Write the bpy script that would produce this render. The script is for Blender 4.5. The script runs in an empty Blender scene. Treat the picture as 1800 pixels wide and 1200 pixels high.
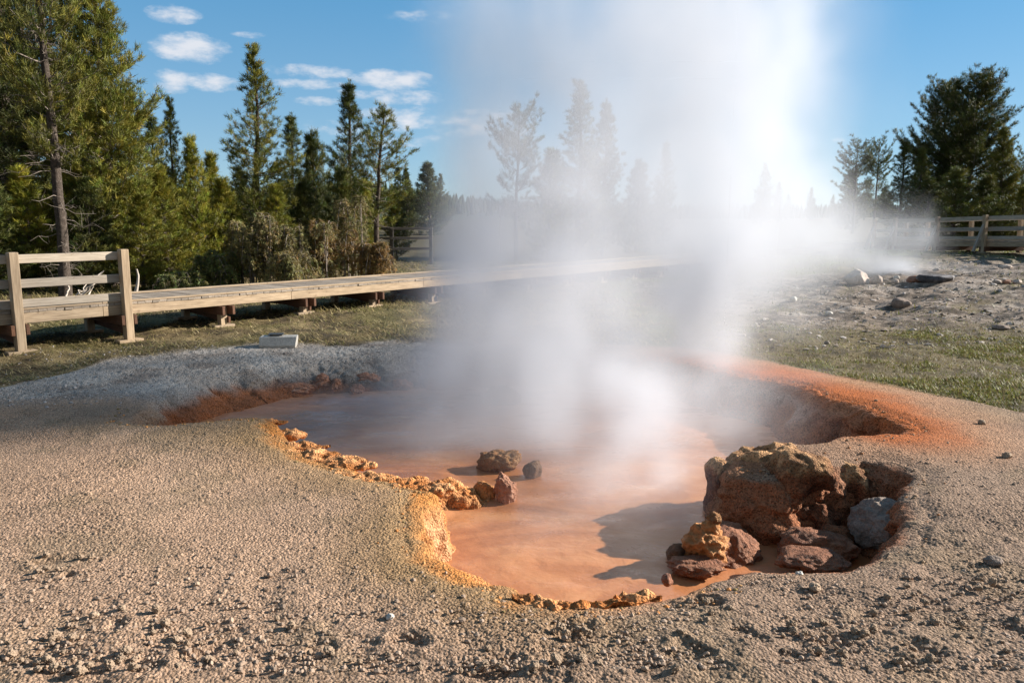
import bpy, math, random
import numpy as np
from mathutils import Vector, Matrix

rng = np.random.default_rng(7)
random.seed(7)
sc = bpy.context.scene
C = sc.collection

# ------------------------------------------------------------------ camera
EYE = 2.2
F = 1400.0                      # focal length in photograph pixels (1800 wide)
PITCH = math.atan(215 / F)
cam = bpy.data.objects.new('camera', bpy.data.cameras.new('camera'))
C.objects.link(cam); sc.camera = cam
cam.location = (0, 0, EYE)
cam.rotation_euler = (math.pi / 2 - PITCH, 0, 0)
cam.data.sensor_width = 36; cam.data.lens = 28
cam.data.clip_end = 8000; cam.data.clip_start = 0.05
cp, sp = math.cos(PITCH), math.sin(PITCH)

def ray(px, py):
    u = (px - 900) / F; v = (600 - py) / F
    return np.array([u, cp + v * sp, -sp + v * cp])

def at(px, py, z=0.0):
    d = ray(px, py); t = (z - EYE) / d[2]
    return np.array([d[0] * t, d[1] * t, z])

def at_d(px, py, dist):
    d = ray(px, py); t = dist / d[1]
    return np.array([d[0] * t, dist, EYE + d[2] * t])

# ------------------------------------------------------------------ noise
def _h(ix, iy, iz, seed):
    h = (ix.astype(np.uint32) * np.uint32(374761393) + iy.astype(np.uint32) * np.uint32(668265263)
         + iz.astype(np.uint32) * np.uint32(2147483647 - 58) + np.uint32(seed * 1013904223 & 0xffffffff))
    h = (h ^ (h >> np.uint32(13))) * np.uint32(1274126177)
    h = (h ^ (h >> np.uint32(15))) * np.uint32(2246822519)
    return (h ^ (h >> np.uint32(16))).astype(np.float32) / np.float32(4294967295.0)

def vn2(x, y, seed=0):
    fx = np.floor(x); fy = np.floor(y)
    ix = fx.astype(np.int64); iy = fy.astype(np.int64); iz = np.zeros(1, np.int64)
    tx = (x - fx).astype(np.float32); ty = (y - fy).astype(np.float32)
    tx = tx * tx * (3 - 2 * tx); ty = ty * ty * (3 - 2 * ty)
    a = _h(ix, iy, iz, seed); b = _h(ix + 1, iy, iz, seed); c = _h(ix, iy + 1, iz, seed); d = _h(ix + 1, iy + 1, iz, seed)
    return (a + (b - a) * tx) * (1 - ty) + (c + (d - c) * tx) * ty - 0.5

def fb2(x, y, wl, oct=4, seed=0, gain=0.5):
    s = 0; a = 1.0
    for k in range(oct):
        s = s + a * vn2(x / wl + 17.3 * k, y / wl - 9.1 * k, seed + k); a *= gain; wl /= 2.03
    return s

def vn3(p, wl, seed=0):
    q = p / wl; f = np.floor(q); i = f.astype(np.int64); t = (q - f).astype(np.float32); t = t * t * (3 - 2 * t)
    out = 0
    for dx in (0, 1):
        for dy in (0, 1):
            for dz in (0, 1):
                w = (t[:, 0] if dx else 1 - t[:, 0]) * (t[:, 1] if dy else 1 - t[:, 1]) * (t[:, 2] if dz else 1 - t[:, 2])
                out = out + w * _h(i[:, 0] + dx, i[:, 1] + dy, i[:, 2] + dz, seed)
    return out - 0.5

def fb3(p, wl, oct=4, seed=0, gain=0.5):
    s = 0; a = 1.0
    for k in range(oct):
        s = s + a * vn3(p + 11.7 * k, wl, seed + k); a *= gain; wl /= 2.03
    return s

def grains(x, y, cell, prob, seed, rmin=0.45, rmax=0.95):
    """height field of small rounded pebbles, one per lattice cell at most; in units of the cell."""
    gx = x / cell; gy = y / cell
    ix = np.floor(gx).astype(np.int64); iy = np.floor(gy).astype(np.int64); z0 = np.zeros(1, np.int64)
    out = np.zeros(x.shape, np.float32)
    for dx in (-1, 0, 1):
        for dy in (-1, 0, 1):
            jx = ix + dx; jy = iy + dy
            cx = jx + _h(jx, jy, z0, seed); cy = jy + _h(jx, jy, z0 + 3, seed)
            r = rmin + (rmax - rmin) * _h(jx, jy, z0 + 5, seed)
            r = np.where(_h(jx, jy, z0 + 9, seed) < prob, r, 0.0) * 0.8
            d2 = (gx - cx) ** 2 + (gy - cy) ** 2
            out = np.maximum(out, np.sqrt(np.maximum(r * r - d2, 0)).astype(np.float32))
    return out

def sst(a, b, x):
    t = np.clip((x - a) / (b - a), 0, 1); return t * t * (3 - 2 * t)

# ------------------------------------------------------------------ mesh + object helpers
def mk(name, v, f, mat=None, parent=None, smooth=False, col=None, loc=None, cname='Col'):
    me = bpy.data.meshes.new(name)
    v = np.asarray(v, np.float32); f = np.asarray(f, np.int32)
    n, k = f.shape
    me.vertices.add(len(v)); me.vertices.foreach_set('co', v.ravel())
    me.loops.add(n * k); me.loops.foreach_set('vertex_index', f.ravel())
    me.polygons.add(n); me.polygons.foreach_set('loop_start', np.arange(0, n * k, k, dtype=np.int32))
    me.polygons.foreach_set('use_smooth', np.full(n, smooth))
    me.update(calc_edges=True)
    if col is not None:
        a = me.attributes.new(cname, 'FLOAT_COLOR', 'POINT')
        c = np.ones((len(v), 4), np.float32); c[:, :3] = col
        a.data.foreach_set('color', c.ravel())
    if mat: me.materials.append(mat)
    o = bpy.data.objects.new(name, me); C.objects.link(o)
    if parent: o.parent = parent
    if loc is not None: o.location = loc
    return o

def tag(o, label=None, cat=None, group=None, kind=None):
    if label: o['label'] = label
    if cat: o['category'] = cat
    if group: o['group'] = group
    if kind: o['kind'] = kind
    return o

def empty(name, loc, rz=0.0):
    o = bpy.data.objects.new(name, None); C.objects.link(o); o.empty_display_size = 0.2
    o.location = loc; o.rotation_euler = (0, 0, rz)
    return o

def copy_tree(o, parent=None):
    c = o.copy(); C.objects.link(c); c.parent = parent
    for ch in list(o.children): copy_tree(ch, c)
    return c

CUBE_V = np.array([[x, y, z] for x in (-.5, .5) for y in (-.5, .5) for z in (-.5, .5)])
CUBE_F = np.array([[0, 1, 3, 2], [4, 6, 7, 5], [0, 4, 5, 1], [2, 3, 7, 6], [0, 2, 6, 4], [1, 5, 7, 3]])

def boxes(lst):
    V = []; Fc = []; n = 0
    for (c, s) in lst:
        V.append(CUBE_V * np.array(s) + np.array(c)); Fc.append(CUBE_F + n); n += 8
    return np.vstack(V), np.vstack(Fc)

def bevel(o, w=0.006):
    m = o.modifiers.new('bevel', 'BEVEL'); m.width = w; m.segments = 1; m.limit_method = 'ANGLE'
    return o

BM = {}
def board(name, parent, a, b, h, t, mat, up=(0, 0, 1), bw=0.006):
    """a board with its length along local X from a to b (parent's space); h along up, t across."""
    a = Vector(a); b = Vector(b); d = b - a; L = d.length; x = d.normalized()
    z = (Vector(up) - x * Vector(up).dot(x)).normalized(); y = z.cross(x)
    v, f = boxes([((0, 0, 0), (L, t, h))])
    o = mk(name, v, f, mat, parent)
    M = Matrix((x, y, z)).transposed().to_4x4(); M.translation = (a + b) / 2
    o.matrix_local = M; BM[o.name] = M.copy()
    return bevel(o, bw)

def tube(pts, rad, sides=6):
    pts = np.asarray(pts, float); n = len(pts)
    d = np.gradient(pts, axis=0); d /= np.linalg.norm(d, axis=1, keepdims=True) + 1e-9
    ref = np.where(np.abs(d[:, 2:3]) > 0.9, np.array([[1., 0, 0]]), np.array([[0, 0, 1.]]))
    s = np.cross(d, ref); s /= np.linalg.norm(s, axis=1, keepdims=True) + 1e-9
    t = np.cross(s, d)
    a = np.arange(sides) / sides * 2 * np.pi
    r = np.broadcast_to(np.asarray(rad, float), (n,))
    V = pts[:, None] + r[:, None, None] * (np.cos(a)[None, :, None] * s[:, None] + np.sin(a)[None, :, None] * t[:, None])
    i = np.arange(n - 1)[:, None] * sides; j = np.arange(sides)[None]; k = (j + 1) % sides
    Fq = np.stack([i + j, i + k, i + sides + k, i + sides + j], -1).reshape(-1, 4)
    return V.reshape(-1, 3), Fq

class Acc:
    def __init__(s): s.v = []; s.f = []; s.c = []; s.n = 0
    def add(s, v, f, c=None):
        s.v.append(v); s.f.append(np.asarray(f) + s.n); s.n += len(v)
        if c is not None: s.c.append(np.broadcast_to(c, (len(v), 3)))
    def out(s): return np.vstack(s.v), np.vstack(s.f), (np.vstack(s.c) if s.c else None)

# ------------------------------------------------------------------ materials
class NT:
    def __init__(s, name):
        s.m = bpy.data.materials.new(name); s.m.use_nodes = True; s.t = s.m.node_tree
        s.p = s.t.nodes['Principled BSDF']; s.out = s.t.nodes['Material Output']
    def n(s, typ, **kw):
        x = s.t.nodes.new(typ)
        for k, v in kw.items():
            setattr(x, k, v)
        return x
    def l(s, a, b): s.t.links.new(a, b)
    def noise(s, vec, scale, detail=4, rough=0.55, dist=0.0):
        x = s.n('ShaderNodeTexNoise'); x.inputs['Scale'].default_value = scale; x.inputs['Detail'].default_value = detail
        x.inputs['Roughness'].default_value = rough; x.inputs['Distortion'].default_value = dist
        if vec is not None: s.l(vec, x.inputs['Vector'])
        return x.outputs['Fac']
    def ramp(s, fac, stops):
        x = s.n('ShaderNodeValToRGB'); e = x.color_ramp.elements
        while len(e) < len(stops): e.new(0.5)
        for k, (p, c) in enumerate(stops):
            e[k].position = p; e[k].color = (*c, 1) if len(c) == 3 else c
        s.l(fac, x.inputs['Fac']); return x.outputs['Color']
    def mix(s, mode, fac, a, b):
        x = s.n('ShaderNodeMix', data_type='RGBA', blend_type=mode)
        for v, i in ((fac, 0), (a, 6), (b, 7)):
            if hasattr(v, 'links'): s.l(v, x.inputs[i])
            elif isinstance(v, (int, float)): x.inputs[i].default_value = v
            else: x.inputs[i].default_value = (*v, 1)
        return x.outputs[2]
    def bump(s, h, strength, dist):
        x = s.n('ShaderNodeBump'); x.inputs['Strength'].default_value = strength; x.inputs['Distance'].default_value = dist
        s.l(h, x.inputs['Height']); s.l(x.outputs[0], s.p.inputs['Normal']); return x
    def obj(s): return s.n('ShaderNodeTexCoord').outputs['Object']
    def attr(s, name='Col'):
        x = s.n('ShaderNodeAttribute'); x.attribute_name = name; return x.outputs['Color']
    def rough(s, r, spec=0.3):
        s.p.inputs['Roughness'].default_value = r; s.p.inputs['Specular IOR Level'].default_value = spec

def mat_ground():
    s = NT('sinter_ground'); co = s.obj(); col = s.attr()
    n1 = s.noise(co, 55, 5, 0.65); n2 = s.noise(co, 1.3, 5, 0.6)
    c = s.mix('MULTIPLY', 1.0, col, s.ramp(n1, [(0.25, (.66, .65, .62)), (0.7, (1.22, 1.2, 1.17))]))
    c = s.mix('MULTIPLY', 1.0, c, s.ramp(n2, [(0.25, (.84, .84, .84)), (0.75, (1.16, 1.14, 1.12))]))
    vc = s.n('ShaderNodeTexVoronoi'); vc.inputs['Scale'].default_value = 72; s.l(co, vc.inputs['Vector'])
    sp3 = s.n('ShaderNodeSeparateColor'); s.l(vc.outputs['Color'], sp3.inputs[0])
    c = s.mix('MULTIPLY', 1.0, c, s.ramp(sp3.outputs[0], [(0.0, (.45, .42, .38)), (0.22, (.80, .78, .75)), (0.5, (1.02, 1.02, 1.02)), (1.0, (1.28, 1.27, 1.25))]))
    s.l(c, s.p.inputs['Base Color']); s.rough(0.93, 0.2)
    vo = s.n('ShaderNodeTexVoronoi', feature='SMOOTH_F1'); vo.inputs['Scale'].default_value = 58; vo.inputs['Smoothness'].default_value = .35; s.l(co, vo.inputs['Vector'])
    inv = s.n('ShaderNodeMath', operation='MULTIPLY_ADD'); s.l(vo.outputs['Distance'], inv.inputs[0]); inv.inputs[1].default_value = -1.3; s.l(s.noise(co, 100, 3, 0.7), inv.inputs[2])
    s.bump(inv.outputs[0], 1.0, 0.016)
    return s.m

def mat_mud():
    s = NT('wet_mud'); co = s.obj()
    mp = s.n('ShaderNodeMapping'); mp.inputs['Scale'].default_value = (.8, 1.5, 1); s.l(co, mp.inputs['Vector'])
    n = s.noise(mp.outputs[0], .9, 7, 0.66, 1.2)
    c = s.ramp(n, [(0.3, (.27, .10, .040)), (0.5, (.42, .165, .065)), (0.72, (.55, .26, .115))])
    s.l(c, s.p.inputs['Base Color']); s.rough(0.5, 0.45); s.l(s.ramp(s.noise(mp.outputs[0], 1.7, 4, .6, .5), [(.35, (.16, .16, .16)), (.6, (.5, .5, .5))]), s.p.inputs['Roughness'])
    s.bump(s.noise(co, 6, 5, 0.55, 0.3), 0.28, 0.04)
    return s.m

def mat_rock(name, c0, c1, c2, scale=4.0, bump=0.5, rough=0.85, wet=0.25, bd=0.05):
    s = NT(name); co = s.obj()
    n = s.noise(co, scale, 6, 0.65, 0.4); n2 = s.noise(co, scale * 9, 4, 0.65)
    c = s.ramp(n, [(0.28, c0), (0.52, c1), (0.74, c2)])
    c = s.mix('MULTIPLY', 1.0, c, s.ramp(n2, [(0.25, (.6, .6, .6)), (0.75, (1.3, 1.27, 1.22))]))
    s.l(c, s.p.inputs['Base Color']); s.rough(rough, wet)
    m = s.n('ShaderNodeMath', operation='ADD'); s.l(n2, m.inputs[0]); s.l(s.noise(co, scale * 3, 5, 0.6), m.inputs[1])
    s.bump(m.outputs[0], bump, bd)
    return s.m

def mat_wood(name, c0, c1, axis=0, rough=0.8, attr=False):
    s = NT(name); co = s.obj()
    mp = s.n('ShaderNodeMapping'); sc_ = [14, 14, 14]; sc_[axis] = 0.8
    mp.inputs['Scale'].default_value = sc_; s.l(co, mp.inputs['Vector'])
    g = s.noise(mp.outputs[0], 3.0, 5, 0.65, 0.5); b = s.noise(co, 0.9, 4, 0.6)
    c = s.ramp(g, [(0.3, c0), (0.7, c1)])
    c = s.mix('MULTIPLY', 1.0, c, s.ramp(b, [(0.3, (.82, .80, .78)), (0.7, (1.1, 1.08, 1.05))]))
    oi = s.n('ShaderNodeObjectInfo'); c = s.mix('MULTIPLY', 1.0, c, s.ramp(oi.outputs['Random'], [(0, (.74, .73, .73)), (.5, (.95, .95, .95)), (1, (1.12, 1.08, 1.02))]))
    kn = s.noise(co, 5, 3, .6); c = s.mix('MULTIPLY', 1.0, c, s.ramp(kn, [(.28, (.55, .5, .45)), (.38, (1, 1, 1))]))
    if attr: c = s.mix('MULTIPLY', 1.0, c, s.attr())
    s.l(c, s.p.inputs['Base Color']); s.rough(rough, 0.2); s.bump(g, 0.4, 0.01)
    return s.m

def mat_leaf(name, c0, c1, c2, var=0.25, trans=0.16):
    s = NT(name); co = s.n('ShaderNodeNewGeometry').outputs['Position']
    n = s.noise(co, 1.3, 4, 0.6)
    c = s.ramp(n, [(0.3, c0), (0.5, c1), (0.72, c2)])
    oi = s.n('ShaderNodeObjectInfo')
    mr = s.n('ShaderNodeMapRange'); s.l(oi.outputs['Random'], mr.inputs[0]); mr.inputs[3].default_value = 1 - var; mr.inputs[4].default_value = 1 + var
    c = s.mix('MULTIPLY', 1.0, c, mr.outputs[0]); c = s.mix('MULTIPLY', 1.0, c, s.attr())
    s.l(c, s.p.inputs['Base Color']); s.rough(0.6, 0.25)
    tr = s.n('ShaderNodeBsdfTranslucent'); s.l(c, tr.inputs['Color'])
    mx = s.n('ShaderNodeMixShader'); mx.inputs[0].default_value = trans
    s.l(s.p.outputs[0], mx.inputs[1]); s.l(tr.outputs[0], mx.inputs[2]); s.l(mx.outputs[0], s.out.inputs['Surface'])
    return s.m

def mat_attr(name, rough=0.85):
    s = NT(name); c = s.attr(); co = s.obj()
    c = s.mix('MULTIPLY', 1.0, c, s.ramp(s.noise(co, 6, 4, 0.6), [(0.3, (.75, .75, .75)), (0.7, (1.2, 1.2, 1.2))]))
    s.l(c, s.p.inputs['Base Color']); s.rough(rough, 0.2); return s.m

M = dict(
    ground=mat_ground(), mud=mat_mud(),
    orange=mat_rock('orange_sinter', (.38, .15, .045), (.58, .26, .09), (.70, .40, .19), 5, 0.9, 0.75, 0.3, 0.05),
    redrock=mat_rock('red_brown_sinter', (.17, .065, .033), (.29, .115, .055), (.40, .19, .095), 3.2, 0.9, 0.7, 0.35, 0.06),
    redwet=mat_rock('wet_red_sinter', (.15, .055, .027), (.25, .10, .047), (.35, .165, .09), 4, 0.8, 0.75, 0.3, 0.05),
    pinkrock=mat_rock('pink_sinter', (.27, .125, .075), (.38, .19, .12), (.46, .27, .19), 3.5, 0.7, 0.8, 0.25, 0.05),
    moss=mat_rock('ochre_crust', (.23, .105, .045), (.37, .19, .085), (.46, .29, .16), 7, 1.0, 0.9, 0.2, 0.05),
    greyrock=mat_rock('grey_sinter', (.18, .14, .115), (.255, .20, .165), (.33, .27, .23), 5, 0.7, 0.9, 0.2, 0.04),
    greenrock=mat_rock('dark_olive_sinter', (.10, .055, .033), (.18, .10, .055), (.29, .16, .085), 5, 0.9, 0.85, 0.2, 0.05),
    paleboulder=mat_rock('pale_boulder', (.36, .29, .24), (.45, .37, .31), (.53, .45, .39), 2.5, 0.35, 0.9, 0.2, 0.03),
    clod=mat_rock('dirt_clod', (.33, .245, .175), (.39, .29, .205), (.46, .34, .25), 3, 0.5, 0.95, 0.15, 0.1),
    blackslab=mat_rock('charred_slab', (.03, .028, .03), (.10, .095, .10), (.42, .40, .40), 3, 0.6, 0.9, 0.2, 0.03),
    wood=mat_wood('weathered_wood', (.22, .165, .11), (.45, .355, .25)), woodpale=mat_wood('pale_rail_wood', (.29, .25, .20), (.50, .445, .37)),
    woodgrey=mat_wood('grey_wood', (.27, .24, .20), (.46, .42, .36)),
    wooddeck=mat_wood('deck_wood', (.27, .225, .18), (.42, .36, .29), 1, attr=True),
    woodred=mat_wood('red_brown_wood', (.09, .045, .028), (.17, .09, .055)),
    darkwood=mat_wood('dark_log', (.05, .043, .038), (.13, .115, .10)),
    deadwood=mat_wood('bleached_wood', (.34, .30, .26), (.55, .50, .45)),
    bark=mat_rock('pine_bark', (.045, .036, .03), (.10, .08, .065), (.19, .155, .13), 9, 0.9, 0.95, 0.1, 0.04),
    twig=mat_rock('grey_twig', (.13, .105, .085), (.22, .185, .155), (.32, .28, .24), 6, 0.3, 0.95, 0.1, 0.02),
    white=mat_rock('white_painted_timber', (.42, .39, .34), (.52, .49, .44), (.60, .57, .52), 6, 0.3, 0.7, 0.2, 0.01),
    leaf=mat_leaf('pine_needles', (.065, .075, .011), (.14, .138, .019), (.23, .205, .030)),
    leafdark=mat_leaf('dark_pine_needles', (.036, .048, .012), (.075, .085, .018), (.14, .135, .027)),
    leafyoung=mat_leaf('young_pine_needles', (.09, .10, .012), (.17, .165, .018), (.25, .215, .028)),
    leafdry=mat_leaf('drying_needles', (.11, .085, .03), (.20, .165, .055), (.27, .24, .085), 0.15),
    grass=mat_leaf('grass_blades', (.8, .8, .8), (1, 1, 1), (1.2, 1.2, 1.2), 0.02, 0.3),
    gravel=mat_attr('gravel'), hill=mat_attr('forest_hill'),
)
_m = bpy.data.materials.new('dull_metal'); _m.use_nodes = True
_m.node_tree.nodes['Principled BSDF'].inputs['Base Color'].default_value = (.10, .10, .10, 1)
_m.node_tree.nodes['Principled BSDF'].inputs['Metallic'].default_value = 0.6
_m.node_tree.nodes['Principled BSDF'].inputs['Roughness'].default_value = 0.5
M['metal'] = _m

# ------------------------------------------------------------------ terrain
MUD = -0.50
RIM_PX = [(455, 727, .06), (500, 765, .05), (560, 793, .05), (603, 803, .04), (640, 828, .04), (690, 838, .04), (745, 849, .02), (776, 862, -.02), (782, 880, -.08),
          (768, 896, -.1), (748, 910, -.05), (738, 935, .02), (752, 960, .02), (785, 984, .0), (850, 1006, .0), (922, 1024, .0), (902, 1042, .0), (935, 1054, .0), (1000, 1060, .0), (1060, 1060, .0), (1120, 1046, .0),
          (1200, 1018, .03), (1310, 990, .05), (1400, 984, .06), (1490, 978, .06), (1540, 950, .08), (1578, 915, .1), (1600, 860, .1), (1590, 820, .1),
          (1520, 806, .1), (1440, 815, .1), (1350, 825, .1), (1290, 815, .1), (1272, 800, .1), (1300, 786, .1), (1370, 774, .1), (1460, 768, .1), (1560, 757, .1),
          (1585, 752, .1), (1552, 728, .1), (1500, 707, .1), (1445, 690, .1), (1390, 672, .08), (1320, 660, .05), (1220, 636, 0), (1080, 626, -.05),
          (900, 624, -.1), (760, 628, -.1), (640, 632, -.1), (560, 634, -.1), (440, 646, -.1), (340, 666, -.1), (258, 700, -.08), (228, 742, .02), (300, 738, .05), (380, 729, .06)]
RIM0 = np.array([at(*p)[:2] for p in RIM_PX])

def resample(P, step):
    Q = np.vstack([P, P[:1]]); L = np.concatenate([[0], np.cumsum(np.linalg.norm(np.diff(Q, axis=0), axis=1))])
    n = int(L[-1] / step); t = np.arange(n) / n * L[-1]
    return np.stack([np.interp(t, L, Q[:, k]) for k in range(2)], -1)

def rim_normals(P, k=1):
    e = np.roll(P, -k, 0) - np.roll(P, k, 0); e /= np.linalg.norm(e, axis=1, keepdims=True) + 1e-9
    area = np.sum(P[:, 0] * np.roll(P[:, 1], -1) - np.roll(P[:, 0], -1) * P[:, 1])
    n = np.stack([-e[:, 1], e[:, 0]], -1)
    return n if area > 0 else -n                      # points into the pool

RIM = resample(RIM0, .075)
for _ in range(2): RIM = .25 * np.roll(RIM, 1, 0) + .5 * RIM + .25 * np.roll(RIM, -1, 0)
RIM = RIM + rim_normals(RIM) * (.17 * fb2(RIM[:, 0], RIM[:, 1], .55, 3, 51) + .05 * fb2(RIM[:, 0], RIM[:, 1], .16, 2, 54))[:, None]

def sdf(x, y, poly):
    """signed distance, positive inside."""
    d2 = np.full(x.shape, 1e9, np.float32); ins = np.zeros(x.shape, bool)
    n = len(poly)
    for i in range(n):
        a = poly[i]; b = poly[(i + 1) % n]; e = b - a
        wx = x - a[0]; wy = y - a[1]
        t = np.clip((wx * e[0] + wy * e[1]) / (e @ e + 1e-12), 0, 1)
        d2 = np.minimum(d2, (wx - e[0] * t) ** 2 + (wy - e[1] * t) ** 2)
        c = (a[1] > y) != (b[1] > y)
        ins ^= c & (x < (b[0] - a[0]) * (y - a[1]) / (b[1] - a[1] + 1e-12) + a[0])
    d = np.sqrt(d2)
    return np.where(ins, d, -d)

_gx = np.arange(-9.2, 8.2, .035); _gy = np.arange(1.8, 16.2, .035)
_GX, _GY = np.meshgrid(_gx, _gy, indexing='ij')
_SD = sdf(_GX.ravel(), _GY.ravel(), RIM).reshape(_GX.shape)

def rim_dist(x, y):
    fx = np.clip((x - _gx[0]) / .035, 0, len(_gx) - 1.001); fy = np.clip((y - _gy[0]) / .035, 0, len(_gy) - 1.001)
    i = fx.astype(int); j = fy.astype(int); u = fx - i; v = fy - j
    return (_SD[i, j] * (1 - u) + _SD[i + 1, j] * u) * (1 - v) + (_SD[i, j + 1] * (1 - u) + _SD[i + 1, j + 1] * u) * v

def wall_w(x, y):
    return (.13 + .85 * sst(9.6, 12, y) * sst(1.5, -.5, x) + .35 * sst(9.6, 12, y) * sst(-.5, 1.5, x) + .45 * g2(x, y, 3.2, 9.6, .9, 1.0)
            + .45 * g2(x, y, .2, 4.85, .75, .42) + .30 * g2(x, y, -4.9, 10.0, .8, .9))

GB = np.array([at(*p)[:2] for p in [(0, 688, -.1), (200, 634, -.1), (450, 609, -.1), (700, 604, -.1), (1000, 606, -.1), (1200, 612, -.05), (1340, 634, 0), (1500, 668, 0), (1700, 706, 0), (1800, 728, 0)]])
GBX = np.concatenate([[-40, -12], GB[:, 0], [9, 14, 40]]); GBY = np.concatenate([[6, 8.6], GB[:, 1], [7.4, 6.3, 5.5]])

def g2(x, y, cx, cy, sx, sy): return np.exp(-((x - cx) / sx) ** 2 - ((y - cy) / sy) ** 2)

def base_h(x, y):
    z = -0.10 * sst(8.5, 12.5, y) * sst(4, -1, x)
    z = z + 0.85 * sst(13, 31, y) * sst(6.5, 17, x)
    z = z + 0.13 * sst(13.5, 19, y) * sst(4, -3, x)
    z = z + 0.10 * g2(x, y, 3.3, 7.2, 1.7, 1.6) + 0.07 * g2(x, y, 4.0, 9.4, 1.1, 1.6)
    z = z + 0.05 * g2(x, y, -2.9, 8.3, 1.6, 1.1)
    z = z + 1.2 * sst(45, 140, y) + 0.0
    return z

_pr = np.random.default_rng(33)
PITS = []
for (a_, b_, w_) in [q_ for n_, q_ in enumerate([(1240, 1058, 50), (1345, 1086, 70), (1310, 1120, 60), (1462, 1132, 46), (1480, 1150, 44), (1560, 1108, 40), (1650, 1062, 60), (1690, 1092, 50), (1740, 1035, 50), (1620, 1150, 60),
                     (272, 1108, 56), (205, 1102, 40), (90, 988, 44), (165, 1036, 40), (120, 1012, 30), (560, 1142, 50), (495, 1150, 60), (1000, 1112, 80), (720, 1132, 50), (1100, 1168, 70), (1205, 1150, 60),
                     (345, 1150, 60), (60, 1142, 60), (860, 1180, 80), (1385, 1168, 60), (640, 1172, 60), (1780, 1115, 60), (250, 1180, 70), (1500, 1075, 50), (980, 1170, 50)]) if n_ % 3 != 1]:
    g_ = at(a_, b_, 0.)
    PITS.append((g_[0], g_[1], w_ * g_[1] / F * (.55 + .3 * _pr.random()), w_ * g_[1] / F * (.45 + .3 * _pr.random()), (.014 + .018 * _pr.random())))

def near_box(x, y): return (x > -9) & (x < 8) & (y > 2) & (y < 16)

def terrain(x, y, detail=True, pool=True):
    x = np.atleast_1d(np.asarray(x, np.float64)); y = np.atleast_1d(np.asarray(y, np.float64))
    z = base_h(x, y) + 0.06 * fb2(x, y, 3.0, 3, 3)
    r = np.hypot(x, y)
    gy = np.interp(x, GBX, GBY)
    m_g = sst(-.25, .35, y - gy + 0.5 * fb2(x, y, 0.8, 3, 21))
    far = r > 60
    z = z + np.where(far, 1.2 * fb2(x, y, 60, 3, 5) * sst(60, 200, r), 0)
    z = z + m_g * 0.10 * fb2(x, y, 0.9, 4, 31) * (1 - sst(40, 60, r))
    # hummocks of the broken sinter field on the right
    mr = sst(5, 7.5, x) * sst(14, 17, y) * (1 - sst(27, 31, y))
    z = z + mr * (0.2 * np.maximum(fb2(x, y, 2.4, 4, 41), -0.1) + .05 * fb2(x, y, .45, 3, 45))
    d = np.full(x.shape, -9.0)
    nb = near_box(x, y)
    xs = x[nb]; ys = y[nb]
    dd = rim_dist(xs, ys) if pool else np.full(xs.shape, -9.0); d[nb] = dd
    zz = z[nb]
    zz = zz - 0.05 * sst(-.30, 0.0, dd)
    zz = zz + sst(-.05, .0, dd) * (-1.1 - zz)           # the bank mesh takes over from here
    z[nb] = zz
    if detail:
        k_ = (y < 6.2) & (y > 2.4)
        px_, py_ = x[k_], y[k_]; wq = .75 * fb2(px_, py_, .11, 4, 131); dz = np.zeros(px_.shape)
        for (cx, cy, rx, ry, dep) in PITS:
            q2 = np.sqrt(((px_ - cx) / rx) ** 2 + ((py_ - cy) / ry) ** 2) + wq
            dz += -dep * sst(1.0, .35, q2) + dep * .3 * np.exp(-((q2 - 1.25) / .28) ** 2)
        z[k_] += dz
        rough_fg = sst(5.1, 3.9, y + 0.9 * fb2(x, y, 1.3, 3, 71) - 0.35 * sst(1, 4, x) * 3.0)
        clump = sst(0.02, 0.42, fb2(x, y, 0.55, 3, 81)) * rough_fg
        z = z + rough_fg * 0.035 * fb2(x, y, 0.30, 4, 91)
        dry = (1 - m_g)
        nr = (r < 11.5)
        q = np.zeros(x.shape)
        xx = x[nr]; yy = y[nr]
        gA = grains(xx, yy, 0.019, 0.85, 5) * 0.0098 * (.45 + .75 * sst(-.3, .3, fb2(xx, yy, .9, 3, 141)))
        gB = grains(xx, yy, 0.04, 0.08, 6) * 0.013
        gC = grains(xx, yy, 0.09, 0.16, 8) * 0.030 * clump[nr] * (.75 + 1.1 * vn2(xx / .022, yy / .022, 19))
        q[nr] = np.maximum(np.maximum(gA * (0.65 + 0.8 * vn2(xx / .5, yy / .5, 12)), gB * (vn2(xx / .8, yy / .8, 13) > -0.15)), gC) * (dry[nr] * 0.8 + 0.2)
        fr = (r > 8.6) & (r < 16) & (x < 2)
        fx_ = x[fr]; fy_ = y[fr]
        q[fr] = np.maximum(q[fr], np.maximum(grains(fx_, fy_, .06, .6, 15) * .022, grains(fx_, fy_, .13, .12, 16) * .035) * sst(9, 10.2, fy_) * (1 - .6 * m_g[fr]))
        z = z + q * np.where(d > 0.3, 0.4, 1.0)
        z = z + (0.005 + .007 * rough_fg) * fb2(x, y, 0.11, 3, 95) * (r < 25)
    return z, d, m_g

def hz(x, y): return float(terrain(np.array([x]), np.array([y]), False)[0][0])

def drop(px, py):
    """where the line of sight of a photograph pixel meets the ground."""
    d = ray(px, py); t = np.linspace(2.5, 90, 3500)
    X = d[0] * t; Y = d[1] * t; Z = EYE + d[2] * t
    zt = terrain(X, Y, False)[0]
    k = np.argmax(Z < zt)
    return np.array([X[k], Y[k], zt[k]])

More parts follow.
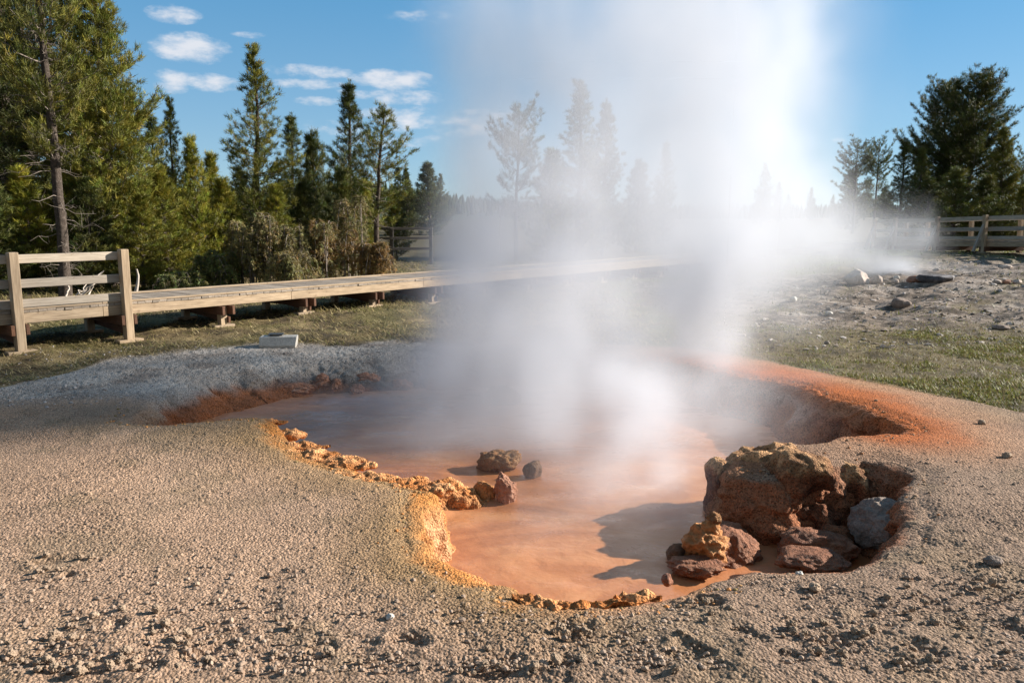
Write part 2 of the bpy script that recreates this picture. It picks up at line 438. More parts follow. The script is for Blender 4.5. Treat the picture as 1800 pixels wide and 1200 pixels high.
def ground_colour(x, y, z, d, mg):
    # ---- colours
    N = len(x); tan = np.array([.39, .264, .182])
    col = np.tile(tan, (N, 1))
    def blend(c, w):
        nonlocal col
        w = np.clip(w, 0, 1)[:, None]; col = col * (1 - w) + np.array(c) * w
    f1 = fb2(x, y, 1.6, 4, 101); f2 = fb2(x, y, 0.5, 4, 111); f3 = fb2(x, y, 0.16, 3, 121)
    blend((.44, .315, .22), sst(-.1, .5, f1) * .7)
    blend((.262, .183, .132), sst(-2.2, 1.5, x + .8 * f1 - .35 * (y - 5)) * .85)
    blend((.27, .195, .125), sst(.0, .45, f2 + .4 * f1) * .6)
    # far grey bank on the left
    gw = sst(9.2, 10.3, y + .35 * x * 0 + .4 * f1) * sst(1.5, -1.5, x)
    blend((.38, .345, .315), gw); blend((.46, .44, .42), gw * sst(.05, .4, f2) * .7); blend((.17, .14, .12), gw * sst(.1, .45, -f2) * .6)
    lrim = sst(1.0, -.4, x) * sst(9.6, 8.6, y)                        # near left side
    blend((.285, .18, .08), lrim * sst(-1.1, -.1, d + .5 * f1) * sst(-4.2, -1.4, x + .8 * f1) * .85)
    tip = np.maximum(np.maximum(g2(x, y, -2.5, 8.3, .75, .5), g2(x, y, -1.0, 6.6, .6, .75)), np.maximum(g2(x, y, .2, 4.9, .8, .6), .35))
    lx = lrim * sst(-3.5, -3.0, x)
    blend((.50, .21, .055), lx * tip * 1.7 * sst(-.20, .0, d + .2 * f2 + .12 * f3))
    blend((.54, .235, .09), lx * sst(.0, .06, d)); blend((.62, .36, .20), lx * sst(.0, .06, d) * sst(-.05, .3, f2 + .6 * f3) * .7)
    ct = g2(x, y, 0.45, 4.9, .75, .42) * sst(-.28, -.05, d + .12 * f2); blend((.56, .23, .07), ct * 1.3 * sst(-.5, .1, f2 + f3)); blend((.20, .14, .06), ct * sst(.05, .3, f3) * .6)
    # right crest
    px_ = np.array([2.6, 3.6, 3.9, 4.05, 3.9]); py_ = np.array([12.2, 10.8, 9.4, 8.4, 7.7])
    cd = np.full(N, 9.)
    for i in range(4):
        a = np.array([px_[i], py_[i]]); b = np.array([px_[i + 1], py_[i + 1]]); e = b - a
        t = np.clip(((x - a[0]) * e[0] + (y - a[1]) * e[1]) / (e @ e), 0, 1)
        cd = np.minimum(cd, np.hypot(x - a[0] - e[0] * t, y - a[1] - e[1] * t) * (1.0 + .8 * i / 4))
    blend((.40, .20, .10), sst(1.15, 2.4, 3.4 - cd + .4 * f1) * .6 * (1 - mg))
    blend((.37, .105, .022), sst(1.25, .3, cd + .35 * f2) * (1 - mg * .8))
    # inside walls
    iw = (d > 0.015) & (x > -1.5)
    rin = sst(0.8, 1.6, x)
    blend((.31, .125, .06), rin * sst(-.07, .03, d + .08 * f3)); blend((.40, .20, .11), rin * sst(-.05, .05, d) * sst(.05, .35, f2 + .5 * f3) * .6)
    fl = sst(0, .08, d) * sst(8.3, 9.3, y) * (x < .5)
    blend((.17, .13, .11), fl * sst(-.08, .12, MUD + .2 - z + .12 * f2)); blend((.30, .115, .05), fl * sst(-.1, .05, MUD + .06 - z + .12 * f2 + .16 * sst(-3.2, -4.3, x)))
    blend((.40, .32, .29), rin * sst(.03, .12, d) * g2(x, y, 3.15, 9.9, .75, .8) * sst(-.32, -.12, z + .2 * f2))
    # grass side
    blend((.31, .145, .072), 1.3 * g2(x, y, 2.05, 6.95, .62, .36)); blend((.50, .21, .055), 1.2 * g2(x, y, .72, 4.72, .34, .12) * sst(-.25, .15, f2 + f3))
    gl = mg * sst(3.5, 1.5, x); gr = mg * sst(1.5, 3.5, x)
    blend((.165, .125, .065), gl); blend((.30, .235, .12), gl * sst(.0, .5, f2 + .5 * f3) * .8); blend((.06, .045, .028), gl * sst(.0, .35, -f2 + .4 * f3) * .8)
    blend((.12, .115, .035), gl * sst(.15, .5, f1) * .6)
    blend((.15, .12, .062), gr); blend((.07, .055, .03), gr * sst(.0, .3, f3 - .4 * f2) * .7); blend((.14, .17, .028), gr * sst(-.1, .35, f1 + .4 * f2) * .9)
    sf = sst(14.6, 17.0, y + 1.2 * f1) * (1 - sst(26, 30, y)) * sst(3, 5, x)
    blend((.25, .20, .16), sf); blend((.075, .058, .042), sf * sst(-.08, .22, f3 + .5 * f2) * .85); blend((.46, .41, .37), sf * sst(.1, .4, -f2 + .3 * f1) * .45)
    blend((.15, .12, .05), sf * sst(.2, .5, f1) * .6)
    r = np.hypot(x, y)
    blend((.085, .07, .035), sst(34, 48, r))
    return col

def build_ground():
    def seg(a, b, q):
        n = max(2, int(math.log(b / a) / q)); return a * (b / a) ** (np.arange(n) / n)
    rr = np.concatenate([seg(0.6, 2.9, .03), seg(2.9, 8.2, .00135), seg(8.2, 15.5, .0026), seg(15.5, 30, .0045), seg(30, 60, .01), seg(60, 4000, .07), [4000]])
    A = 37.5
    aa = np.concatenate([np.linspace(-178, -60, 40), np.linspace(-58, -A - .5, 60), np.linspace(-A, A, 1450), np.linspace(A + .5, 58, 60), np.linspace(60, 178, 40)])
    aa = np.radians(aa)
    R, T = np.meshgrid(rr, aa, indexing='ij')
    x = (R * np.sin(T)).ravel(); y = (R * np.cos(T)).ravel()
    z, d, mg = terrain(x, y)
    col = ground_colour(x, y, z, d, mg)
    nr, na = len(rr), len(aa)
    i = np.arange(nr - 1)[:, None] * na; j = np.arange(na - 1)[None]
    f = np.stack([i + j, i + na + j, i + na + j + 1, i + j + 1], -1).reshape(-1, 4)
    # close the little hole round the viewpoint's foot and the seam behind it
    j2 = np.arange(nr - 1)[:, None] * na
    seam = np.concatenate([j2 + na - 1, j2 + 2 * na - 1, j2 + na, j2], 1)
    f = np.vstack([f, seam])
    o = mk('ground', np.stack([x, y, z], -1), f, M['ground'], smooth=True, col=col)
    tag(o, kind='structure')

def build_bank():
    """the crumbling rim and inner wall of the pool, its own fine mesh."""
    P = resample(RIM, .016); n = rim_normals(P, 7)
    for _ in range(6): n = .25 * np.roll(n, 1, 0) + .5 * n + .25 * np.roll(n, -1, 0)
    n /= np.linalg.norm(n, axis=1, keepdims=True)
    nv = 60; v = np.linspace(0, 1, nv)
    w = wall_w(P[:, 0], P[:, 1])[:, None]
    out = P - n * .14; zg = terrain(out[:, 0], out[:, 1], False)[0][:, None]
    v0 = .22; t = np.clip((v - v0) / (1 - v0), 0, 1)[None]; a = np.clip(v / v0, 0, 1)[None]
    off = np.where(v[None] < v0, -.20 + .20 * a, w * (.25 * t + .75 * t ** .9))
    ox = P[:, None, :] + n[:, None, :] * np.minimum(off, -.02)[..., None]
    zo = terrain(ox[..., 0].ravel(), ox[..., 1].ravel(), False, False)[0].reshape(off.shape) - .05 * sst(-.30, 0, off)
    z = zo - .025 + .032 * sst(0, .6, a) - .02 * a ** 6 - (zo + .66) * t ** 1.15
    steep = sst(.5, .2, w)
    tw = np.clip(1.6 * g2(P[:, 0], P[:, 1], .2, 4.85, .7, .42), 0, 1)[:, None]
    zt = zo - .025 + .032 * sst(0, .6, a) - .02 * a ** 6 - .10 * sst(0, .18, t) - .14 * t - (zo + .42) * sst(.72, 1, t)
    z = z * (1 - tw) + zt * tw
    p = np.concatenate([(P[:, None] + n[:, None] * off[..., None]), z[..., None]], -1)
    q = p.reshape(-1, 3)
    ramp = (sst(.12, .45, v)[None] * np.ones_like(w)).ravel()
    n1 = fb3(q * np.array([1, 1, 1.25]), .34, 4, 61); n2 = fb3(q, .10, 3, 66); n3 = fb3(q + 40, .3, 3, 70); ridge = .12 - np.abs(fb3(q, .22, 3, 72))
    amp = (.10 + .12 * steep * np.ones_like(off)).ravel()
    dn = amp * (n1 + .28) * ramp + (.055 * n2 + .10 * ridge) * ramp
    nn = np.repeat(n[:, None], nv, 1).reshape(-1, 2)
    q = q + np.concatenate([nn * dn[:, None], (.10 * n3 * ramp)[:, None]], 1)
    lip = (1 - ramp) * (v[None] * np.ones_like(w)).ravel() / .22
    q[:, 2] += .022 * np.maximum(n2 + .1, 0) * np.clip(lip, 0, 1) + (grains(q[:, 0], q[:, 1], .025, .8, 5) * .010 + sst(9, 10.2, q[:, 1]) * grains(q[:, 0], q[:, 1], .06, .6, 15) * .022) * (1 - .7 * ramp)
    N = len(P); i = np.arange(N)[:, None] * nv; i2 = (np.arange(N)[:, None] + 1) % N * nv; j = np.arange(nv - 1)[None]
    f = np.stack([i + j, i2 + j, i2 + j + 1, i + j + 1], -1).reshape(-1, 4)
    x, y, zq = q[:, 0], q[:, 1], q[:, 2]
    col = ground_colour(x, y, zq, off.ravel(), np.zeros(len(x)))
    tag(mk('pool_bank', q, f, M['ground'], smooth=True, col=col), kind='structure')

def build_mud():
    xs = np.linspace(-7, 5.5, 320); ys = np.linspace(4.0, 14.5, 270)
    X, Y = np.meshgrid(xs, ys, indexing='ij'); x = X.ravel(); y = Y.ravel()
    z = MUD + 0.014 * fb2(x * .7, y, 0.5, 4, 201) + 0.02 * sst(.2, .5, fb2(x, y, 1.2, 3, 205))
    i = np.arange(len(xs) - 1)[:, None] * len(ys); j = np.arange(len(ys) - 1)[None]
    f = np.stack([i + j, i + len(ys) + j, i + len(ys) + j + 1, i + j + 1], -1).reshape(-1, 4)
    tag(mk('mud_pool', np.stack([x, y, z], -1), f, M['mud'], smooth=True), kind='structure')

# ------------------------------------------------------------------ rocks
import bmesh
_ico = {}
def ico(sub):
    if sub not in _ico:
        bm = bmesh.new(); bmesh.ops.create_icosphere(bm, subdivisions=sub, radius=1)
        v = np.array([q.co[:] for q in bm.verts]); f = np.array([[q.index for q in p.verts] for p in bm.faces]); bm.free()
        _ico[sub] = (v, f)
    return _ico[sub]

def rock_shape(size, seed, sub=4, lump=0.35, fine=0.10, facets=7, cut=0.72, flat_top=None):
    v, f = ico(sub); r = np.random.default_rng(seed); p = v.copy()
    for k in range(facets):
        n = r.normal(size=3); n /= np.linalg.norm(n); c = cut + .25 * r.random()
        over = np.maximum(p @ n - c, 0); p = p - over[:, None] * n * .92
    if flat_top is not None:
        over = np.maximum(p[:, 2] - flat_top, 0); p[:, 2] -= over * .9
    q = p + seed * 3.1
    disp = lump * fb3(q, .9, 3, seed) + fine * fb3(q, .22, 4, seed + 9)
    p = p + v * disp[:, None]
    return p * np.array(size) / 2, f

def rock(name, label, cat, loc, size, seed, mat, rz=0., tilt=0., group=None, **kw):
    v, f = rock_shape(size, seed, **kw)
    o = mk(name, v, f, M[mat], smooth=True)
    o.location = loc; o.rotation_euler = (tilt, tilt * .6, rz)
    return tag(o, label, cat, group)

def build_rocks():
    def R(name, label, cat, px, py, dist, wpx, hpx, depth, seed, mat, sink=0.0, **kw):
        """dist: metres away; wpx, hpx: its size in the photograph; py: its middle."""
        c = at_d(px, py, dist); s = dist / F
        return rock(name, label, cat, c, (wpx * s, depth, hpx * s), seed, mat, **kw)
    def RM(name, label, px, base, wpx, hpx, depth, seed, mat, back=0., **kw):
        """a rock rising out of the mud: base is the photograph row where it meets the mud."""
        dist = (EYE - MUD) * F / (base - 385); sc_ = dist / F; dist += back
        c = np.array([at_d(px, base, dist)[0], dist + depth * .35, MUD + hpx * sc_ * .36])
        return rock(name, label, 'rock', c, (wpx * sc_, depth, hpx * sc_ * 1.28), seed, mat, **kw)
    def mass(name, label, cat, blobs, vox, seed, look):
        acc = Acc()
        for k, (px, py, dist, w, h, dep) in enumerate(blobs):
            v, f = rock_shape((w * dist / F, dep, h * dist / F), seed + k, sub=4, lump=.3, fine=.06, facets=5)
            acc.add(v + at_d(px, py, dist), f)
        v, f, _ = acc.out(); o = mk('tmp', v, f)
        m = o.modifiers.new('r', 'REMESH'); m.mode = 'VOXEL'; m.voxel_size = vox
        me = bpy.data.meshes.new_from_object(o.evaluated_get(bpy.context.evaluated_depsgraph_get()))
        n = len(me.vertices); p = np.empty(n * 3, np.float32); me.vertices.foreach_get('co', p); p = p.reshape(-1, 3).astype(float)
        nn = np.empty(n * 3, np.float32); me.vertex_normals.foreach_get('vector', nn); nn = nn.reshape(-1, 3)
        fq = np.empty(len(me.loops), np.int32); me.loops.foreach_get('vertex_index', fq)
        k = len(me.loops) // len(me.polygons)
        e0 = np.empty(len(me.edges) * 2, np.int32); me.edges.foreach_get('vertices', e0); e0 = e0.reshape(-1, 2)
        for _ in range(5):                                  # round the voxel steps
            acc_ = np.zeros_like(p); cnt = np.zeros(n)
            np.add.at(acc_, e0[:, 0], p[e0[:, 1]]); np.add.at(acc_, e0[:, 1], p[e0[:, 0]]); np.add.at(cnt, e0.ravel(), 1)
            p = .5 * p + .5 * acc_ / np.maximum(cnt, 1)[:, None]
        S = 1.0 if look == 'red' else .5
        q = p * np.array([1, 1, .75]) + seed
        n1 = fb3(q, .36 * S, 4, seed); n2 = fb3(q, .09 * S, 4, seed + 5); rd = .10 - np.abs(fb3(q, .2 * S, 3, seed + 8))
        p = p + nn * (S * (.12 * n1 + .04 * n2 + .10 * rd))[:, None]
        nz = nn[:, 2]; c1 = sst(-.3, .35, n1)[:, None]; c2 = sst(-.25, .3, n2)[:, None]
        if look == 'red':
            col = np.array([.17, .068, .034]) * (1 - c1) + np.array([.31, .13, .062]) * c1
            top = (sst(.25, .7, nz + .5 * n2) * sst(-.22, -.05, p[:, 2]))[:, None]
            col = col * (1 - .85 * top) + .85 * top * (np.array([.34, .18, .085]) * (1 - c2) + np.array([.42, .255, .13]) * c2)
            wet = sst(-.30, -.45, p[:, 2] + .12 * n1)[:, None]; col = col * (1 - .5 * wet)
        else:
            col = np.array([.48, .185, .055]) * (1 - c1) + np.array([.64, .33, .15]) * c1
        col = col * (.75 + .5 * c2)
        bpy.data.objects.remove(o)
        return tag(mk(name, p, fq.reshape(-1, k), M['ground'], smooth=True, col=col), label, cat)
    # rocks standing in the mud
    RM('mud_rock', 'squarish orange and green crusted rock standing in the mud near the steam', 875, 841, 74, 42, .34, 11, 'moss', sub=5, lump=.3, fine=.28, flat_top=.6)
    RM('mud_rock', 'small dark grey green rock in the mud right of the squarish crusted rock', 936, 853, 36, 30, .2, 12, 'greenrock', sub=4)
    RM('mud_rock', 'low round orange rock between the pale spur and the pointed grey rock', 852, 893, 44, 30, .2, 13, 'orange', sub=5, fine=.2)
    RM('mud_rock', 'pointed pinkish grey rock leaning beside the low orange rock', 890, 899, 44, 46, .2, 14, 'pinkrock', sub=5, fine=.25, lump=.45, tilt=-.2)
    mass('sinter_spur', 'bright pale orange crumbly spur jutting from the near bank into the mud', 'rock',
         [(738, 876, 7.45, 84, 84, .5), (780, 874, 7.42, 84, 74, .44), (818, 884, 7.38, 74, 56, .38), (848, 894, 7.34, 40, 34, .26), (765, 900, 7.2, 70, 40, .3)], .012, 15, 'orange')
    def chain(pts, w, h, dep):
        out = []
        for k, (px, py) in enumerate(pts):
            c = at(px, py, .0); out.append((px, py + 8, c[1] - .005, w * (.8 + .4 * ((k * 7) % 5) / 4), h * (.7 + .6 * ((k * 3) % 4) / 3), dep))
        return out
    mass('rim_crust', 'broken orange crust edging the near left rim of the pool', 'crust', chain([(462, 734), (488, 756), (516, 776), (548, 791), (580, 800), (612, 812), (644, 830), (676, 838), (708, 844), (738, 852)], 120, 13, .22), .012, 91, 'orange')
    mass('rim_crust', 'low orange crust along the near rim at the lowest edge of the pool', 'crust', chain([(930, 1044), (962, 1052), (994, 1057), (1026, 1059), (1058, 1057), (1090, 1051), (1120, 1043)], 104, 10, .12), .009, 97, 'orange')
    # far side rocks
    for k, (px, base, w, h, lab) in enumerate([(648, 686, 62, 26, 'broad flat pink rock, largest of the row along the far mud edge'), (562, 690, 46, 26, 'rough pink brown rock at the foot of the grey bank'),
                                             (588, 692, 20, 22, 'small upright pink rock between two larger rocks at the grey bank'), (512, 698, 76, 18, 'low pale crusted rock at the left end of the far mud edge'),
                                             (624, 697, 24, 16, 'small orange pink stone in the mud before the broad flat rock'), (700, 688, 46, 16, 'low brown rock at the steam end of the far mud edge')]):
        RM('shore_rock', lab, px, base, w, h, .35, 30 + k, 'pinkrock', group='rocks along the far mud edge', sub=5, fine=.3, lump=.4)
    RM('red_clump', 'crumbly red clump at the far left end of the mud', 285, 742, 90, 30, .5, 41, 'redrock', sub=5, lump=.6, fine=.35)
    RM('wet_ledge', 'glossy grey ledge at the foot of the grey bank', 415, 698, 130, 11, .35, 42, 'greyrock', sub=4, lump=.2)
    # right-hand outcrop
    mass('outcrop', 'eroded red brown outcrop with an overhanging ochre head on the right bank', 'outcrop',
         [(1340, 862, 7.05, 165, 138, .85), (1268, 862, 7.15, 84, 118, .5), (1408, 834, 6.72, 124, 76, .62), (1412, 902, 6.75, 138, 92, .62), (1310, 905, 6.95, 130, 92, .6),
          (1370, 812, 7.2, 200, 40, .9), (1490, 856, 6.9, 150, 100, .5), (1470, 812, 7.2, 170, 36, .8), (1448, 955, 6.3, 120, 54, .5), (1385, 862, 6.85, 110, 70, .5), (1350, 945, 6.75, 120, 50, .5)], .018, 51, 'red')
    R('grey_boulder', 'smooth grey boulder set into the wall of the lower alcove', 'boulder', 1550, 926, 6.2, 118, 100, .6, 56, 'greyrock', sub=6, lump=.3, fine=.16, facets=7)
    R('ledge_rock', 'low red brown ledge below the grey boulder', 'rock', 1440, 960, 6.1, 130, 56, .5, 57, 'redwet', sub=5, lump=.4, fine=.2)
    R('ledge_rock', 'flat wet ledge under the near rim with pale streaks', 'rock', 1425, 985, 5.7, 120, 36, .4, 58, 'redwet', sub=5, lump=.4, fine=.2)
    # spire group: rocks stacked by the near right rim
    R('wet_slab', 'dark glossy slab behind the lit orange spire', 'rock', 1283, 962, 6.15, 110, 66, .5, 61, 'redwet', sub=5, lump=.45, fine=.25, tilt=.2)
    R('spire_rock', 'sunlit orange rock forming the foot of the spire', 'rock', 1238, 958, 6.0, 76, 74, .34, 62, 'orange', sub=5, lump=.5, fine=.3)
    R('spire_rock', 'narrow orange rock balanced in the middle of the spire', 'rock', 1250, 927, 6.02, 36, 30, .16, 63, 'orange', sub=4, lump=.4, fine=.3)
    R('spire_rock', 'small ochre rock on the top of the spire', 'rock', 1255, 911, 6.02, 26, 22, .12, 64, 'moss', sub=4, lump=.4, fine=.3)
    R('dark_stone', 'dark grey stone left of the foot of the spire', 'rock', 1190, 975, 6.05, 38, 40, .22, 65, 'greenrock', sub=4)
    R('dark_stone', 'low dark slab in the mud below the spire', 'rock', 1225, 995, 5.8, 110, 30, .32, 66, 'redwet', sub=5, lump=.5, fine=.3)
    R('red_stone', 'small square red stone by the near rim', 'rock', 1173, 1020, 5.35, 24, 24, .12, 67, 'redrock', sub=4, facets=10)
    # rock-shaped lump standing in for the dark, shadowy vent patch inside the steam
    R('vent_shadow_lump', 'dark lump standing in for the shadowy vent in the middle of the steam', 'rock', 880, 704, 11.6, 60, 60, .4, 69, 'greenrock', sub=5, lump=.5, fine=.25)
    # right field
    def G(name, label, cat, px, py, wpx, hpx, seed, mat, sink=.2, **kw):
        g = drop(px, py); s = g[1] / F
        return rock(name, label, cat, (g[0], g[1] + wpx * s * .3, g[2] + hpx * s * (.5 - sink)), (wpx * s, wpx * s * .8, hpx * s), seed, mat, **kw)
    G('boulder', 'smooth pale boulder, largest on the bare ground left of the small steam vent', 'boulder', 1511, 501, 46, 34, 71, 'paleboulder', sub=5, lump=.12, fine=.04, facets=9, cut=.66)
    G('stone', 'pale stone touching the right side of the large pale boulder', 'stone', 1543, 499, 20, 20, 72, 'paleboulder')
    G('stone', 'small white stone left of the small steam vent', 'stone', 1577, 491, 11, 8, 73, 'white')
    G('stone', 'small yellowish stone below the white stone', 'stone', 1575, 498, 13, 9, 74, 'paleboulder')
    G('red_stone', 'dull red stone against the charred slab', 'stone', 1612, 497, 28, 15, 75, 'redrock')
    G('charred_slab', 'flat dark slab with a white crust beside the small steam vent', 'slab', 1655, 497, 66, 22, 76, 'blackslab', facets=8, flat_top=.5, lump=.15)
    for k, (px, lab) in enumerate([(1755, 'first pink stone left of the right hand steam wisp'), (1772, 'low reddish stone between two pink stones by the wisp'), (1791, 'pale pink stone at the right edge by the wisp')]):
        G('stone', lab, 'stone', px, 499, 16, 9, 77 + k, 'paleboulder' if k != 1 else 'pinkrock', group='stones by the small wisp')
    G('mound_stone', 'rounded pale stone on a dark hollow in the bare field', 'stone', 1588, 541, 34, 22, 81, 'greyrock', sub=4, lump=.15)
    G('stone', 'angular white chip at the foot of the big steam column', 'stone', 1396, 531, 14, 12, 82, 'white')
    G('stone', 'flat white chip on the bare ground below the first chip', 'stone', 1458, 554, 14, 8, 83, 'white')
    G('stone', 'low pale stone in the grass at the right', 'stone', 1765, 580, 32, 10, 84, 'greyrock')
    G('stone', 'pale stone near the right boardwalk in the grass', 'stone', 1772, 472, 22, 8, 85, 'paleboulder')

# ------------------------------------------------------------------ clods + gravel
def build_clods():
    protos = []
    for k in range(6):
        v, f = rock_shape((1, .9, .7), 300 + k, sub=4, lump=.55, fine=.6, facets=8, cut=.62)
        me = None
        o = mk('dirt_clod', v, f, M['clod'], smooth=True); protos.append(o)
    used = [False] * 6
    r = np.random.default_rng(5)
    special = [(686, 1088, 16, 'pale angular pebble alone on the smooth ground below the near rim', 'white'),
               (897, 1053, 30, 'grey clod on the orange edge of the near rim', 'greyrock'),
               (1432, 1036, 22, 'clod with a long dark shadow in front of the lower alcove', 'clod'),
               (1405, 1012, 14, 'small white chip in front of the lower alcove', 'white'),
               (345, 1031, 14, 'small pale stone alone left of the smooth slope', 'clod'),
               (165, 1084, 16, 'pale clod between two dirt clusters at lower left', 'clod'),
               (1745, 995, 34, 'grey clod pair at the right edge above the scuffed ground', 'greyrock'),
               (1530, 1000, 12, 'small pale pebble below the grey boulder', 'white'),
               (1770, 805, 16, 'dark clod alone on the tan slope at the right edge', 'clod'),
               (1725, 745, 14, 'low clod on the tan slope below the grass edge', 'clod')]
    for k, (px, py, w, lab, mat) in enumerate(special):
        g = drop(px, py); s = w * g[1] / F
        v, f = rock_shape((s, s * .9, s * .75), 400 + k, sub=4, lump=.4, fine=.25)
        o = mk('pebble' if w < 15 else 'dirt_clod', v, f, M[mat], smooth=True); o.location = (g[0], g[1], g[2] + s * .2)
        tag(o, lab, 'pebble' if w < 15 else 'clod')
    n = 0
    centres = [(95, 1000, 50, 18), (240, 1100, 60, 22), (60, 1140, 60, 25), (215, 1165, 70, 20), (300, 1130, 60, 22), (560, 1120, 60, 20), (520, 1150, 80, 25), (330, 1160, 90, 25),
               (690, 1150, 80, 25), (985, 1110, 60, 14), (1000, 1165, 150, 20), (1300, 1120, 90, 25), (1420, 1130, 80, 25), (1560, 1110, 90, 25), (1640, 1070, 80, 25),
               (1740, 1060, 60, 40), (1500, 1165, 140, 20), (1690, 1150, 100, 30), (1230, 1060, 50, 15), (1710, 1010, 50, 25), (860, 1180, 120, 15), (120, 1185, 120, 12)]
    lab = 'rough tan dirt clod lying loose among others on the scuffed foreground'
    while n < 250:
        c = centres[r.integers(len(centres))]
        px = c[0] + r.normal() * c[2] * .7; py = c[1] + r.normal() * c[3] * .7
        if not (0 < px < 1800 and 960 < py < 1197): continue
        g = at(px, py, 0.); z = hz(g[0], g[1])
        if rim_dist(np.array([g[0]]), np.array([g[1]]))[0] > -.12: continue
        k = int(r.integers(6))
        s = (0.020 + 0.042 * r.random() ** 2.6)
        if not used[k]: o = protos[k]; used[k] = True
        else: o = protos[k].copy(); C.objects.link(o)
        o.location = (g[0], g[1], z + s * .22 + .006); o.scale = (s, s, s); o.rotation_euler = (r.random(), r.random(), r.random() * 6.3)
        tag(o, lab, 'clod', 'loose clods on the scuffed foreground')
        n += 1
    # uncountable gravel
    acc = Acc(); v0, f0 = ico(1)
    def scatter(N, fn, s0, s1, cols):
        k = 0
        while k < N:
            px, py = fn(); p = at(px, py, -.05)
            pts.append((p[0], p[1], s0 + (s1 - s0) * r.random() ** 2.5, cols[r.integers(len(cols))])); k += 1
    pts = []
    tan_ = [(.33, .235, .165), (.27, .195, .14), (.37, .27, .195)]
    scatter(2600, lambda: (r.uniform(-40, 1840), 1200 - 190 * r.random() ** 1.6), .010, .030, tan_)
    scatter(700, lambda: (r.uniform(-20, 780), r.uniform(740, 1000)), .008, .016, tan_)
    scatter(600, lambda: (r.uniform(1100, 1820), r.uniform(800, 1050)), .008, .022, tan_)
    scatter(900, lambda: (r.uniform(-20, 740), r.uniform(605, 720)), .015, .05, [(.30, .27, .25), (.35, .32, .30), (.2, .17, .15)])
    Q = resample(RIM, .01); Qn = rim_normals(Q, 9); Q = Q - Qn * np.abs(r.normal(size=(len(Q), 1))) * .11
    for (a, b) in Q:
        if b < 9.2 and a < 1.4 and r.random() < .75: pts.append((a, b, .010 + .022 * r.random() ** 2, [(.48, .20, .06), (.36, .20, .08), (.24, .17, .07), (.55, .28, .11)][r.integers(4)]))
        elif a > 1.4 and r.random() < .4: pts.append((a, b, .010 + .022 * r.random() ** 2, [(.34, .15, .06), (.30, .20, .12), (.26, .17, .10)][r.integers(3)]))
    P = np.array([[a, b] for a, b, _, _ in pts]); zt, dd, mg = terrain(P[:, 0], P[:, 1], False)
    for (a, b, s, c), z, d in zip(pts, zt, dd):
        if d > -.012: continue
        sc3 = s * (0.7 + .6 * r.random(3)) * np.array([.6, .6, .45])
        acc.add(v0 * (1 + .35 * (r.random((len(v0), 1)) - .5)) * sc3 + np.array([a, b, z + .004]), f0, c)
    # broken sinter chips on the right-hand field
    for k in range(4200):
        x = r.uniform(4, 16); y = r.uniform(13.5, 28)
        if x / y > .68: continue
        s = .02 + .06 * r.random() ** 4
        c = [(.36, .31, .27), (.3, .26, .22), (.12, .095, .07), (.20, .16, .12), (.42, .37, .33)][r.integers(5)]
        acc.add(v0 * (1 + 1.1 * (r.random((len(v0), 1)) - .5)) * s * (.5 + .6 * r.random(3)) * np.array([1, 1, .7]) + np.array([x, y, 0]), f0, c)
    v, f, c = acc.out()
    far = (v[:, 1] > 13.4) & (v[:, 0] > 3.9)
    v[far, 2] += terrain(v[far, 0], v[far, 1], False)[0]
    tag(mk('gravel', v, f, M['gravel'], col=c), kind='stuff')

# ------------------------------------------------------------------ grass
def build_grass():
    r = np.random.default_rng(9)
    def blades(n, xr, yr, hmin, hmax, lean, cols, dens):
        x = r.uniform(*xr, n); y = yr[0] * (yr[1] / yr[0]) ** r.random(n)
        k = np.abs(x / y) < 1.0; x = x[k]; y = y[k]
        z, d, mg = terrain(x, y, False)
        k = r.random(len(x)) < dens(x, y, mg); x = x[k]; y = y[k]; z = z[k]; n = len(x)
        h = r.uniform(hmin, hmax, n); a = r.random(n) * 6.283; w = h * .07 + .003 + y * .00018
        L = lean * (.4 + r.random(n))
        b = np.stack([x, y, z - .005], -1); s = np.stack([np.cos(a + 1.57), np.sin(a + 1.57), 0 * a], -1) * w[:, None]
        t = b + np.stack([np.cos(a) * L * h, np.sin(a) * L * h, h], -1)
        c = np.array(cols)[r.integers(len(cols), size=n)] * (.75 + .5 * r.random((n, 1)))
        V = np.stack([b - s, b + s, t], 1).reshape(-1, 3); Cc = np.repeat(c, 3, 0)
        return V, Cc
    out = []
    dl = lambda x, y, mg: mg * (.25 + .75 * sst(-.15, .35, fb2(x, y, .7, 3, 301))) * sst(4.5, 2.5, x)
    dr = lambda x, y, mg: mg * (.08 + .92 * sst(-.15, .3, fb2(x, y, 1.6, 4, 101) + .4 * fb2(x, y, .5, 4, 111))) * sst(2.5, 4.0, x) * (1 - .93 * sst(14.6, 17.0, y + 1.2 * fb2(x, y, 1.6, 4, 101)) * (1 - sst(26, 30, y)))
    out.append(blades(120000, (-13, 5), (8.5, 24), .03, .085, 2.4, [(.33, .26, .12), (.24, .19, .08), (.16, .125, .06), (.14, .14, .04), (.42, .34, .18)], dl))
    out.append(blades(60000, (-28, 6), (18, 42), .05, .16, 1.5, [(.22, .18, .075), (.16, .15, .045), (.30, .24, .11)], dl))
    out.append(blades(460000, (2.5, 18), (7, 19), .02, .06, 1.0, [(.15, .165, .028), (.20, .20, .04), (.11, .11, .025), (.27, .22, .09), (.19, .14, .07), (.14, .10, .05)], dr))
    out.append(blades(50000, (4, 32), (18, 44), .05, .14, 1.2, [(.15, .17, .035), (.20, .18, .06), (.12, .12, .03)], dr))
    V = np.vstack([o[0] for o in out]); Cc = np.vstack([o[1] for o in out])
    tag(mk('grass', V, np.arange(len(V)).reshape(-1, 3), M['grass'], col=Cc), kind='stuff')

